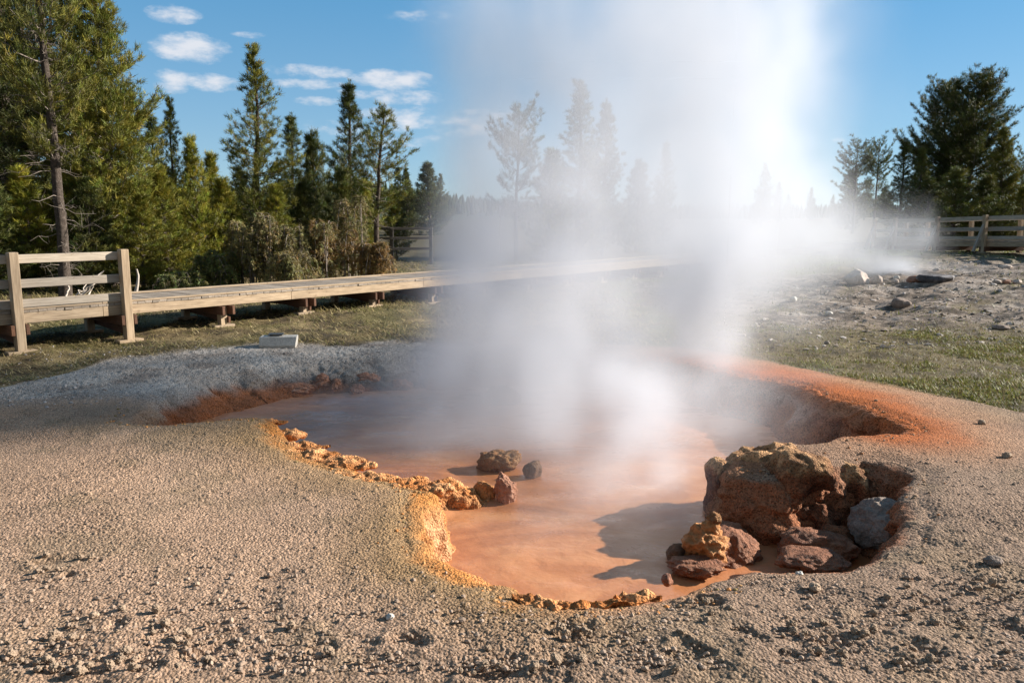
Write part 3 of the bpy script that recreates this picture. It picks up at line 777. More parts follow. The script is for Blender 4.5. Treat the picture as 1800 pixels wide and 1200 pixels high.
# ------------------------------------------------------------------ pines
def needles(p, d, n, L, w, r, spread=1.0):
    """n thin blades round every tuft at p pointing about along d."""
    N = len(p); P = np.repeat(p, n, 0); D = np.repeat(d, n, 0)
    q = D + r.normal(size=(N * n, 3)) * .52 * spread; q /= np.linalg.norm(q, axis=1, keepdims=True)
    P = P + r.normal(size=P.shape) * L * .22
    s = np.cross(q, r.normal(size=q.shape)); s /= np.linalg.norm(s, axis=1, keepdims=True)
    ll = L * (.65 + .7 * r.random((N * n, 1)))
    b = P; t = P + q * ll
    V = np.stack([b - s * w * .5, b + s * w * .5, t + s * w * .15, t - s * w * .15], 1).reshape(-1, 3)
    tone = np.repeat(np.clip(1 + .28 * r.normal(size=(N, 1)), .4, 1.7), n, 0) * np.ones((1, 3))
    tone[:, 0] *= np.repeat(1 + .12 * r.normal(size=N), n)
    return V, np.repeat(tone, 4, 0)

def make_pine(name, h, base, rad, seed, mat, trunk_r, spacing=.32, nb=6, tuft=.15, nn=12, profile='cone', lean=0., density=1.0, dead=0, bark='bark', upturn=.45):
    r = np.random.default_rng(seed)
    root = empty(name, (0, 0, 0))
    zz = np.linspace(0, h, 14); wob = np.cumsum(r.normal(size=(14, 2)) * h * .004, 0)
    ax = np.stack([wob[:, 0] + lean * (zz / h) ** 1.5 * h, wob[:, 1], zz], -1); ax[0, 2] = -.3
    rr = trunk_r * (1 - zz / h) ** .8 + .012; rr[0] *= 1.25
    ta = Acc(); ta.add(*tube(ax, rr, 9))
    br = Acc(); TP = []; TD = []
    def trunk_at(z): return np.array([np.interp(z, zz, ax[:, i]) for i in range(3)])
    z = base * h
    gold = r.random() * 6.28
    while z < h * .985:
        t = (z / h - base) / (1 - base)
        if profile == 'cone': R = rad * (1 - t) ** .8 * min(1, .55 + 3 * t)
        elif profile == 'round': R = rad * math.sqrt(max(0, 1 - max(0, (t - .35) / .65) ** 2.2)) * min(1, .45 + 1.8 * t) * (.95 if t < .9 else .8)
        else: R = rad * (1 - t) ** .55 * min(1, .5 + 2 * t)
        k = max(3, int(round(nb * (1 - .35 * t))))
        for b in range(k):
            if r.random() > density: continue
            gold += 2.4 + r.normal() * .3
            L = R * (.62 + .55 * r.random()) * (1 + .28 * math.sin(gold * 1 + seed) * math.sin(z * 2.1 + seed * 1.7))
            if r.random() < .08: L *= 1.25
            if L < .12: L = .12 + .1 * r.random()
            e = -.06 + .75 * t + r.normal() * .2
            zb = z + r.normal() * spacing * .3
            p0 = trunk_at(min(max(zb, 0), h))
            dirh = np.array([math.cos(gold), math.sin(gold), 0.])
            n = max(3, int(L / .35) + 2)
            s = np.linspace(0, 1, n)
            pts = p0 + dirh * (s * L * math.cos(e))[:, None] + np.array([0, 0, 1.]) * (s * L * math.sin(e) + upturn * L * s ** 2.2)[:, None]
            pts += r.normal(size=pts.shape) * .02 * L * s[:, None]
            br.add(*tube(pts, (.010 + .012 * L) * (1 - .8 * s), 3))
            # main shoot tufts
            st = tuft * .95
            m = max(2, int(L * .62 / st))
            ss = np.linspace(.4, 1.0, m)
            pp = np.stack([np.interp(ss, s, pts[:, i]) for i in range(3)], -1)
            dd = np.gradient(pts, axis=0)[-1]; dd = dd / np.linalg.norm(dd)
            TP.append(pp); TD.append(np.tile(dd * .7 + np.array([0, 0, .5]), (m, 1)))
            # side shoots
            ns = max(2, int(L / .23))
            for q in range(ns):
                sq = .25 + .72 * (q + r.random()) / ns
                l2 = L * (.20 + .22 * r.random()) * (1.25 - sq) + .10
                side = 1 if q % 2 else -1
                a2 = gold + side * (.6 + .5 * r.random())
                d2 = np.array([math.cos(a2), math.sin(a2), .15 + .4 * r.random()]); d2 /= np.linalg.norm(d2)
                b0 = np.array([np.interp(sq, s, pts[:, i]) for i in range(3)])
                m2 = max(2, int(l2 / st))
                s2 = (np.arange(m2) + .7) / m2
                TP.append(b0 + d2 * (s2 * l2)[:, None] + r.normal(size=(m2, 3)) * .03 + np.array([0, 0, .25]) * (s2 ** 2 * l2 * .6)[:, None]); TD.append(np.tile(d2 * .6 + np.array([0, 0, .55]), (m2, 1)))
        z += spacing * (.8 + .4 * r.random()) * (1 - .25 * t)
    top = trunk_at(h)
    TP.append(top + np.array([[0, 0, -.1], [0, 0, 0.02], [0, 0, .14]])); TD.append(np.tile([0, 0, 1.], (3, 1)))
    if dead:
        for q in range(dead):
            zq = h * (.06 + (base + .3 - .06) * r.random()); a = r.random() * 6.28; L = rad * (.25 + .5 * r.random())
            s = np.linspace(0, 1, 5); p0 = trunk_at(zq)
            pts = p0 + np.array([math.cos(a), math.sin(a), 0]) * (s * L)[:, None] + np.array([0, 0, 1]) * (-.25 * L * s ** 1.5 + .1 * L * s ** 4)[:, None] + r.normal(size=(5, 3)) * .04 * L
            br.add(*tube(pts, .016 * (1 - .75 * s), 3))
            for w in range(3):
                sq = .4 + .5 * r.random(); b0 = np.array([np.interp(sq, s, pts[:, i]) for i in range(3)])
                e2 = b0 + r.normal(size=3) * .25 * L
                br.add(*tube(np.stack([b0, (b0 + e2) / 2 + r.normal(size=3) * .03, e2]), [.007, .005, .002], 3))
    TP = np.vstack(TP); TD = np.vstack(TD); TD /= np.linalg.norm(TD, axis=1, keepdims=True)
    V, T = needles(TP, TD, int(nn * 1.5), tuft, tuft * .105, r)
    v, f, _ = ta.out(); mk('trunk', v, f, M[bark], root, True)
    v, f, _ = br.out(); mk('branches', v, f, M['twig'], root, True)
    mk('crown', V, np.arange(len(V)).reshape(-1, 4), M[mat], root, False, col=T)
    print(name, seed, 'tufts', len(TP))
    root['h'] = h
    return root

TREES = 'pines along the edge of the basin'
def build_trees():
    P = {}
    P['tall'] = make_pine('pine_tree', 14.5, .3, 2.2, 1, 'leaf', .21, .38, 6, .20, 12, 'col', density=.66, dead=60)
    P['tall2'] = make_pine('pine_tree', 14.0, .2, 2.1, 2, 'leafdark', .20, .33, 7, .20, 13, 'col', density=.8, dead=50)
    P['dense'] = make_pine('pine_tree', 13.0, .03, 2.9, 3, 'leaf', .19, .27, 8, .19, 13, 'cone', density=.92, dead=14)
    P['mid'] = make_pine('pine_tree', 9.0, .05, 1.75, 4, 'leaf', .13, .28, 7, .155, 12, 'cone', density=.82, dead=8)
    P['slim'] = make_pine('pine_tree', 8.0, .06, 1.35, 5, 'leafdark', .11, .26, 7, .155, 12, 'cone', density=.85)
    P['lean'] = make_pine('pine_tree', 7.0, .28, 1.35, 6, 'leaf', .11, .25, 6, .15, 12, 'col', lean=-.06, density=.78, dead=10)
    P['young'] = make_pine('pine_tree', 5.0, .02, 1.25, 7, 'leafyoung', .07, .21, 7, .15, 13, 'cone')
    P['young2'] = make_pine('pine_tree', 4.4, .02, 1.3, 8, 'leafdark', .07, .21, 7, .15, 13, 'cone')
    P['old'] = make_pine('pine_tree', 10.8, .12, 2.5, 9, 'leafdark', .20, .30, 8, .20, 14, 'round', density=.84, dead=14)
    P['open'] = make_pine('pine_tree', 9.0, .28, 1.9, 10, 'leafdark', .14, .40, 6, .21, 12, 'round', density=.66, dead=8)
    used = set()
    def put(kind, px, dist, top_py, label, group=None, wide=1.0, rz=None):
        """top_py: the photograph row of its tip."""
        src = P[kind]; x = (px - 900) / F * dist
        x = at_d(px, 420, dist)[0]
        z0 = hz(x, dist)
        H = at_d(px, top_py, dist)[2] - z0
        if kind in used: o = copy_tree(src)
        else: o = src; used.add(kind)
        s = H / src['h']
        o.location = (x, dist, z0); o.scale = (s * wide, s * wide, s); o.rotation_euler = (0, 0, random.random() * 6.28 if rz is None else rz)
        tag(o, label, 'tree', group)
        return o
    put('tall2', 22, 24.5, -175, 'tall pine with a thin bare lower trunk, leftmost in the stand', wide=1.15)
    put('tall', 106, 21.5, -320, 'tall pine with a thick bare grey trunk behind the left railing', wide=.85)
    put('dense', 198, 26.0, -75, 'broad dense pine right of the thick bare trunk, widest tree of the stand', wide=1.05)
    put('mid', 318, 31, 180, 'narrow pine rising from the right shoulder of the broad dense pine', wide=.85)
    put('mid', 452, 32, 88, 'tall lone olive green pine against the sky right of the left stand', wide=1.1)
    put('slim', 516, 38, 205, 'dark pine half hidden behind the lone olive green pine', wide=1.2)
    put('young2', 560, 36, 240, 'short dark cone shaped pine between the lone pine and the tall pair', wide=.85)
    put('slim', 618, 40, 148, 'slender dark pine, taller of the pair by the steam', wide=1.15)
    put('lean', 660, 34, 193, 'pine with a bare leaning trunk right of the taller of the pair', wide=1.15, rz=3.3)
    put('young', 350, 29, 248, 'small bright pine in the gap left of the lone olive green pine', wide=.8)
    put('young', 372, 33, 275, 'small pine just right of the small bright pine in the gap')
    put('young', 402, 30, 318, 'low bushy pine at the left foot of the lone olive green pine', wide=1.3)
    put('young', 292, 27.5, 300, 'bright young pine at the right foot of the broad dense pine', wide=1.3)
    put('young', 246, 24.5, 345, 'bushy young pine close behind the end post of the railing', wide=1.45)
    put('young2', 155, 24, 320, 'dark bushy pine between the thick bare trunk and the broad pine', wide=1.35)
    put('young', 52, 24, 300, 'bushy pine between the two tall bare trunks', wide=1.3)
    put('young2', -12, 23, 310, 'bushy dark pine cut by the left edge', wide=1.3)
    put('young', 485, 30.5, 330, 'low bright pine at the right foot of the lone olive green pine', wide=1.3)
    put('young2', 540, 33, 325, 'low dark pine behind the drooping saplings', wide=1.3)
    put('young2', 598, 35, 300, 'low dark pine below the slender pair', wide=1.1)
    put('young', 640, 37, 322, 'low pale pine under the pair by the steam', wide=1.1)
    put('young', 697, 42, 345, 'faint small pine at the edge of the steam', wide=1.0)
    put('open', 60, 36, 120, 'sparse pine far behind the two tall bare trunks', wide=1.2)
    put('slim', 150, 31, -60, 'tall dark pine behind the thick bare trunk', wide=1.3)
    put('slim', 62, 28, -110, 'tall dark pine between the two bare trunks, set back', wide=1.3)
    put('slim', -30, 27, -120, 'tall dark pine cut by the left edge, behind the thin trunk', wide=1.4)
    put('slim', 280, 42, 205, 'dark pine far behind the broad dense pine', wide=1.2)
    # veiled by the steam
    put('open', 906, 44, 190, 'faint grey pine, leftmost of the pines veiled by steam', wide=.95)
    put('mid', 1016, 46, 148, 'tallest of the faint pines veiled by steam', wide=1.35)
    put('slim', 1060, 48, 182, 'narrow faint pine beside the tallest veiled pine', wide=1.1)
    put('young', 965, 44, 268, 'low faint pine between the two taller veiled pines', wide=1.2)
    put('young2', 1118, 52, 288, 'small faint pine right of the veiled group', wide=1.0)
    put('slim', 1165, 55, 252, 'faint pine tip nearest to the thick white column', wide=1.0)
    # right stand
    put('open', 1497, 66, 249, 'pale sparse pine, leftmost of the right stand', wide=1.1)
    put('open', 1535, 64, 248, 'sparse pine with a visible thin trunk next to the leftmost one', wide=.8)
    put('slim', 1578, 47, 248, 'dense pine left of the tallest trees of the right stand', wide=1.25)
    put('slim', 1608, 45, 262, 'bright edged pine touching the left side of the tallest trees', wide=1.2)
    put('old', 1637, 50, 152, 'airy round topped pine on the left shoulder of the tallest tree', wide=.95)
    put('old', 1690, 48, 141, 'tallest broad round topped pine of the right stand', wide=1.12)
    put('dense', 1748, 44, 222, 'dense dark pine right of the tallest round topped pine', wide=1.25)
    put('open', 1788, 52, 262, 'thin open pine at the right edge', wide=.75)
    put('young2', 1668, 40, 300, 'low dark pine behind the right railing, left one', wide=1.6)
    put('young2', 1725, 40, 312, 'low dark pine behind the right railing, right one', wide=1.6)
    put('young', 1795, 40, 330, 'low bright pine behind the railing at the right edge', wide=1.4)
    put('young2', 1625, 44, 318, 'low dark pine in the wisp of steam behind the railing', wide=1.5)
    rr = np.random.default_rng(12)
    far = [(p, d) for p, d in zip(np.concatenate([np.linspace(655, 770, 7), np.linspace(-20, 420, 12), np.linspace(1330, 1550, 8), np.linspace(1560, 1830, 9)]), rr.uniform(75, 125, 36))]
    for px, d in far:
        put(['slim', 'young2', 'mid'][rr.integers(3)], px + rr.normal() * 8, d, 385 - rr.uniform(4.5, 8.5) / d * F * .72, 'dark pine in the distant row beyond the boardwalks', 'distant pines beyond the boardwalks', wide=1.25)

def build_saplings():
    r = np.random.default_rng(77)
    spots = [(430, 25.5, 385, 'broad drooping sapling, leftmost of the yellowing row'), (478, 25.0, 372, 'tall arching sapling with bare twigs left of the middle of the row'),
             (500, 23.8, 436, 'small drooping sapling at the front of the yellowing row'), (532, 25.5, 392, 'drooping sapling in the middle of the yellowing row'),
             (575, 26.0, 388, 'drooping sapling with rusty shoots right of the middle'), (622, 27.5, 345, 'tallest arching sapling at the right end of the yellowing row'),
             (645, 26.5, 425, 'rusty brown drooping sapling at the right end below the tallest one'), (385, 25.0, 440, 'low greenish drooping sapling before the young pines'),
             (330, 24.0, 478, 'low spreading green brown shrub behind the boardwalk')]
    for k, (px, dist, top, lab) in enumerate(spots):
        x = at_d(px, 420, dist)[0]; z0 = hz(x, dist); H = at_d(px, top, dist)[2] - z0
        root = empty('drooping_sapling', (x, dist, z0)); tag(root, lab, 'sapling', 'drooping yellowing saplings behind the boardwalk')
        st = Acc(); TP = []; TD = []
        for q in range(10):
            a = r.random() * 6.28; top_h = H * (.72 + .3 * r.random()); reach = .35 + .5 * r.random()
            s = np.linspace(0, 1, 12)
            pts = np.stack([math.cos(a) * reach * s ** 1.6, math.sin(a) * reach * s ** 1.6, top_h * np.sin(np.minimum(s * 2.5, 2.5)) / 1.0], -1)
            pts[:, 2] = top_h * np.where(s < .62, np.sin(s / .62 * 1.5708), 1 - ((s - .62) / .38) ** 1.6 * .55)
            pts[:, :2] += np.array([r.normal() * .25, r.normal() * .25])
            st.add(*tube(pts, .022 * (1 - .8 * s), 4))
            for w in range(30):
                sq = .06 + .94 * r.random(); b0 = np.array([np.interp(sq, s, pts[:, i]) for i in range(3)])
                aw = r.random() * 6.28; L = .14 + .34 * r.random(); n = 5; sv = np.linspace(0, 1, n)
                sh = b0 + np.array([math.cos(aw), math.sin(aw), 0]) * (.75 * L * np.sqrt(sv))[:, None] + np.array([0, 0, 1]) * (.25 * L * np.sin(sv * 3) - .8 * L * sv ** 1.6)[:, None]
                sh[:, 2] = np.maximum(sh[:, 2], .03)
                st.add(*tube(sh, .006 * (1 - .6 * sv), 3))
                if r.random() < .8:
                    m = int(L / .06); ss = np.linspace(.15, 1, m)
                    TP.append(np.stack([np.interp(ss, sv, sh[:, i]) for i in range(3)], -1)); TD.append(np.tile([0, 0, -.7], (m, 1)) + r.normal(size=(m, 3)) * .3)
        TP = np.vstack(TP); TD = np.vstack(TD); TD /= np.linalg.norm(TD, axis=1, keepdims=True)
        V, T = needles(TP, TD, 13, .085, .016, r, 1.4)
        T = T * np.array([1.0, 1.0, 1.0]) * (np.array([1.05, .80, .72]) if k in (4, 6) else np.array([.72, .95, .75]) if k in (7, 8) else 1)
        v, f, _ = st.out(); mk('stem', v, f, M['twig'], root, True)
        mk('crown', V, np.arange(len(V)).reshape(-1, 4), M['leafdry'], root, False, col=T)
    # bleached dead branches on the ground behind the railing
    for k, (px, py, dist, L, lab) in enumerate([(70, 505, 19.0, 1.6, 'bleached dead branch lying behind the left railing'), (125, 478, 20.5, 1.3, 'forked bleached branch propped up behind the left railing'),
                                               (25, 520, 18.5, 1.5, 'thick bleached log at the left edge behind the boardwalk'), (232, 462, 20.0, .9, 'pale broken stub of a branch right of the end post')]):
        c = at_d(px, py, dist); a = Acc(); up = k in (1, 3)
        for q in range(6 if k != 3 else 1):
            s = np.linspace(0, 1, 7); an = r.random() * 3.1; el = (.25 + .5 * r.random()) if up else .12 * r.random()
            if k == 3: an = .3; el = 1.35
            if k == 2 and q > 1: break
            d = np.array([math.cos(an) * math.cos(el), math.sin(an) * math.cos(el) * .5, math.sin(el)])
            p0 = np.array([r.normal() * .2, r.normal() * .15, .03]) if q else np.array([-L / 2 if not up else 0, 0, .0])
            if k == 2: d = np.array([.97, .2, .05]); p0 = np.array([-.8, .12 * q, .07])
            pts = p0 + d * (s * L * (1 - .1 * q))[:, None] + r.normal(size=(7, 3)) * .035
            a.add(*tube(pts, (.028 if k in (0, 1) else .09 if k == 2 else .06) * (1 - .75 * s) + .004, 6))
        v, f, _ = a.out(); z = hz(c[0], c[1])
        o = mk('dead_branch', v, f, M['deadwood'], None, True); o.location = (c[0], c[1], z)
        tag(o, lab, 'branch')

# ------------------------------------------------------------------ boardwalks
def deck_walk(name, label, origin, rz, x0, x1, width, deck_h, posts, ground, rail=None, braces=False, pitch=0., far_rail=None, plank=.145, rail_mat='woodgrey', cat='boardwalk'):
    """local X along the walk, local Y away from the viewed edge; origin on the ground under that edge."""
    root = empty(name, origin, rz); root.rotation_euler = (0, pitch, rz)
    tag(root, label, cat)
    r = np.random.default_rng(abs(int(x1 * 10)) + 3)
    ca, sa = math.cos(rz), math.sin(rz)
    def gz(lx, ly):
        return hz(origin[0] + lx * ca - ly * sa, origin[1] + lx * sa + ly * ca) - origin[2] + math.tan(pitch) * lx if ground else 0
    n = int((x1 - x0) / plank); a = Acc()
    for k in range(n):
        cx = x0 + (k + .5) * plank; w = width + .02 * r.random()
        v, f = boxes([((cx, width / 2 + .005 * r.normal(), deck_h - .02 + .002 * r.normal()), (plank - .008, w, .04))])
        a.add(v, f, np.array([1, 1, 1]) * (.78 + .4 * r.random()))
    v, f, c = a.out(); mk('deck', v, f, M['wooddeck'], root, col=c)
    seg = 4.1; k = x0
    while k < x1 - .05:
        e = min(k + seg, x1)
        for yy in (.035, width - .035):
            board('edge_beam', root, (k + .002, yy, deck_h - .135), (e - .002, yy, deck_h - .135), .185, .06, M['wood'])
            board('curb', root, (k + .002, yy + (.015 if yy < .5 else -.015), deck_h + .021), (e - .002, yy + (.015 if yy < .5 else -.015), deck_h + .021), .036, .09, M['wood'])
        k = e
    rx = rail or (9e9, 9e9)
    for px in posts:
        inrail = rx[0] - .01 <= px <= rx[1] + .01
        for yy in (-.085, width + .075):
            g = gz(px, yy) - .05
            top = deck_h + 1.0 if (inrail and yy < 0) or (far_rail and far_rail[0] <= px <= far_rail[1] and yy > 0) else deck_h - .02
            if not inrail and yy < 0: top = deck_h - .045
            if not (inrail and yy < 0): yq = .12 if yy < 0 else (width - .12 if top < deck_h else yy)
            else: yq = yy
            if top < deck_h: top = deck_h - .235
            p = board('post', root, (px, yq, g), (px, yq, top), .15, .15, M['wood'], up=(0, 1, 0), bw=.01)
            ft = board('footing', p, (0, 0, 0), (.01, 0, 0), 0.1, 0.1, M['wood'])
            ft.data = FOOT; ft.matrix_local = BM[p.name].inverted() @ Matrix.Translation((px, yq, g + .065))
        for s in (-1, 1):
            board('cross_beam', root, (px + s * .115, -.16, deck_h - .32), (px + s * .115, width + .16, deck_h - .32), .18, .06, M['woodred'])
        gl = gz(px, 0)
        board('brace', root, (px + .1, .0, gl + .14), (px + .1, width, gl + .26), .13, .05, M['woodred'])
        if braces and inrail:
            g = gz(px, -.5)
            board('rail_brace', root, (px + .01, -.16, deck_h + .62), (px + .01, -.62, deck_h - .42), .09, .09, M[rail_mat], up=(1, 0, 0))
    def rails(a0, a1, yy, skip_curb=False):
        zs = [(deck_h + .88, .15), (deck_h + .46, .15)] + ([] if skip_curb else [(deck_h + .115, .13)])
        ps = [p for p in posts if a0 - .01 <= p <= a1 + .01]
        for zc, hh in zs:
            for p, q in zip(ps[:-1:2], ps[2::2] if len(ps) % 2 else ps[2::2] + [ps[-1]]):
                board('rail', root, (p - .06 if p == ps[0] else p + .003, yy, zc), (q + .06 if q == ps[-1] else q - .003, yy, zc), hh, .045, M[rail_mat])
    if rail: rails(rail[0], rail[1], .016, False)
    if far_rail: rails(far_rail[0], far_rail[1], width - .03, True)
    return root

_fv, _ff = boxes([((0, 0, 0), (.46, .22, .055))])
_fo = mk('footing_block', _fv, _ff, M['wood']); FOOT = _fo.data; bpy.data.objects.remove(_fo)

def build_walks():
    P0 = at(224, 600, -.10)
    h = math.atan2(.768, .64)
    zg = -.10
    st = 2.05
    posts = [-1.85 + st * k for k in range(-3, 0)] + [-1.85] + [st * k for k in range(0, 14)]
    deck_walk('boardwalk', 'long pale timber boardwalk on posts with a railing at its left end', (P0[0], P0[1], zg), h, posts[0] - .6, 27.4, 1.75, .745, posts, True, rail=(posts[0], 0.), rail_mat='woodpale')
    # link behind the steam and the right-hand walk with its railing
    E = (P0[0] + 27.4 * math.cos(h), P0[1] + 27.4 * math.sin(h))
    A = np.array([16.75, 37.2]); B = np.array([20.1, 27.0])
    d = B - A; rz = math.atan2(d[1], d[0]) + math.pi           # local X points away from the viewer
    Lr = np.hypot(*d)
    zB = 0.25
    u = -d / Lr
    # local Y must point to the far side (right)
    rzr = math.atan2(u[1], u[0])
    posts2 = [0.15, 2.45, 4.75, 7.05, 9.35, 10.6]
    # origin at B; local Y = (-sin, cos) points left, so build mirrored: start at A going towards the viewer
    rzm = math.atan2(d[1], d[0])
    g0 = (A[0], A[1], .42)
    posts3 = [Lr - p for p in reversed(posts2)]
    posts3 = [p for p in posts3 if p >= 0]
    deck_walk('boardwalk', 'grey timber boardwalk with three rail fence before the right stand of pines', g0, rzm, 0., Lr + 2., 1.7, .78, posts3, True, pitch=-.026, rail=(0., Lr), far_rail=(0., Lr), braces=True, rail_mat='woodgrey')
    dl = A - np.array(E); rzl = math.atan2(dl[1], dl[0]); Ll = np.hypot(*dl)
    deck_walk('boardwalk', 'short boardwalk link hidden behind the thick steam', (E[0], E[1], .0), rzl, .3, Ll - .1, 1.7, .66, [1.2, 3.2, 5.2], True, pitch=-math.atan(.5 / Ll))
    # lone railing at the far side of the walk inside the steam
    def rail_fence(label, pts, z_rails, mat, posth, name='railing', thick=.1, brace=True):
        o0 = pts[0]; root = empty(name, (o0[0], o0[1], hz(o0[0], o0[1]))); tag(root, label, 'railing')
        q = [Vector((p[0] - o0[0], p[1] - o0[1], 0)) for p in pts]
        for p in q: board('post', root, p + Vector((0, 0, -.2)), p + Vector((0, 0, posth)), thick, thick, M[mat], up=(0, 1, 0))
        for zz in z_rails:
            for a, b in zip(q[:-1], q[1:]): board('rail', root, a + Vector((0, -.08, zz)), b + Vector((0, -.08, zz)), .12, .06, M[mat])
        return root
    rail_fence('dark log railing beyond the drooping saplings beside the steam', [(-9.6, 37.0), (-7.6, 37.5), (-5.7, 38.0), (-3.9, 38.6)], (.75, 1.25, 1.7), 'darkwood', 1.75, thick=.16)

def build_block():
    g = drop(486, 612); s = g[1] / F; L = 62 * s; H = 21 * s
    root = empty('sign_plinth', (g[0], g[1] + .12, g[2]), .12); tag(root, 'low weathered white timber block with a small metal plate, on the grass', 'plinth')
    pr = np.array([[-.13, 0], [-.15, .05], [-.10, H * .92], [-.06, H], [.09, H], [.14, H * .75], [.15, .04], [.13, 0]])
    n = len(pr); v = np.array([[x, p[0], p[1]] for x in (-L / 2, -L / 2 + .03, L / 2 - .02, L / 2) for p in pr])
    v[:n, 1:] *= .92; v[:n, 2] += .0
    v[3 * n:, 0] += v[3 * n:, 2] * .15
    f = [[k * n + i, k * n + (i + 1) % n, (k + 1) * n + (i + 1) % n, (k + 1) * n + i] for k in range(3) for i in range(n)]
    f += [[b, b + 1, b + 6, b + 7] for b in (0, 3 * n)] + [[b + 1, b + 2, b + 5, b + 6] for b in (0, 3 * n)] + [[b + 2, b + 3, b + 4, b + 5] for b in (0, 3 * n)]
    mk('body', v, np.array(f), M['white'], root)
    v, fc = boxes([((-.03, .02, H + .03), (.26, .18, .012)), ((-.12, .02, H + .008), (.03, .12, .03)), ((.06, .02, H + .008), (.03, .12, .03))])
    mk('plate', v, fc, M['metal'], root)

# ------------------------------------------------------------------ hills + far forest
def build_hills():
    r = np.random.default_rng(3)
    th = np.radians(np.linspace(-75, 75, 500)); rows = [(420, -3), (560, .35), (680, .8), (800, 1.0), (1000, .7)]
    prof = (9 + 8 * (fb2(np.degrees(th), th * 0, 12, 4, 400) + .3)) * (.25 + .75 * sst(6, -6, np.degrees(th))) + 2.0 + 14 * np.exp(-((np.degrees(th) + 11) / 6) ** 2) + 8 * np.exp(-((np.degrees(th) + 22) / 6) ** 2)
    V = []
    for d, k in rows:
        V.append(np.stack([np.sin(th) * d, np.cos(th) * d, np.where(k < 0, k, k * prof + 2 * fb2(np.degrees(th), th * 0 + d, 2, 3, 410))], -1))
    V = np.vstack(V); n = len(th)
    i = np.arange(len(rows) - 1)[:, None] * n; j = np.arange(n - 1)[None]
    f = np.stack([i + j, i + j + 1, i + n + j + 1, i + n + j], -1).reshape(-1, 4)
    tag(mk('hills', V, f, M['hill'], smooth=True, col=np.array([.055, .065, .035])), kind='structure')
    acc = Acc()
    k = 6; a = np.arange(k) / k * 6.283
    cone = np.vstack([np.stack([np.cos(a), np.sin(a), 0 * a], -1), np.stack([.55 * np.cos(a + .5), .55 * np.sin(a + .5), 0 * a + .5], -1), [[0, 0, 1.]]])
    fc = np.array([[i, (i + 1) % k, k + i] for i in range(k)] + [[(i + 1) % k, k + (i + 1) % k, k + i] for i in range(k)] + [[k + i, k + (i + 1) % k, 2 * k] for i in range(k)])
    for q in range(4200):
        ang = r.uniform(-42, 42); t = math.radians(ang); d = r.uniform(470, 800)
        hgt = np.interp(d, [420, 560, 680, 800], [-3, .35, .8, 1.0]) * np.interp(t, th, prof)
        H = r.uniform(6, 12)
        acc.add(cone * np.array([H * .2, H * .2, H]) + np.array([math.sin(t) * d, math.cos(t) * d, hgt - .5]), fc, np.array([.05, .065, .03]) * (.7 + .7 * r.random()))
    v, f, c = acc.out(); tag(mk('forest', v, f, M['hill'], col=c), kind='stuff')

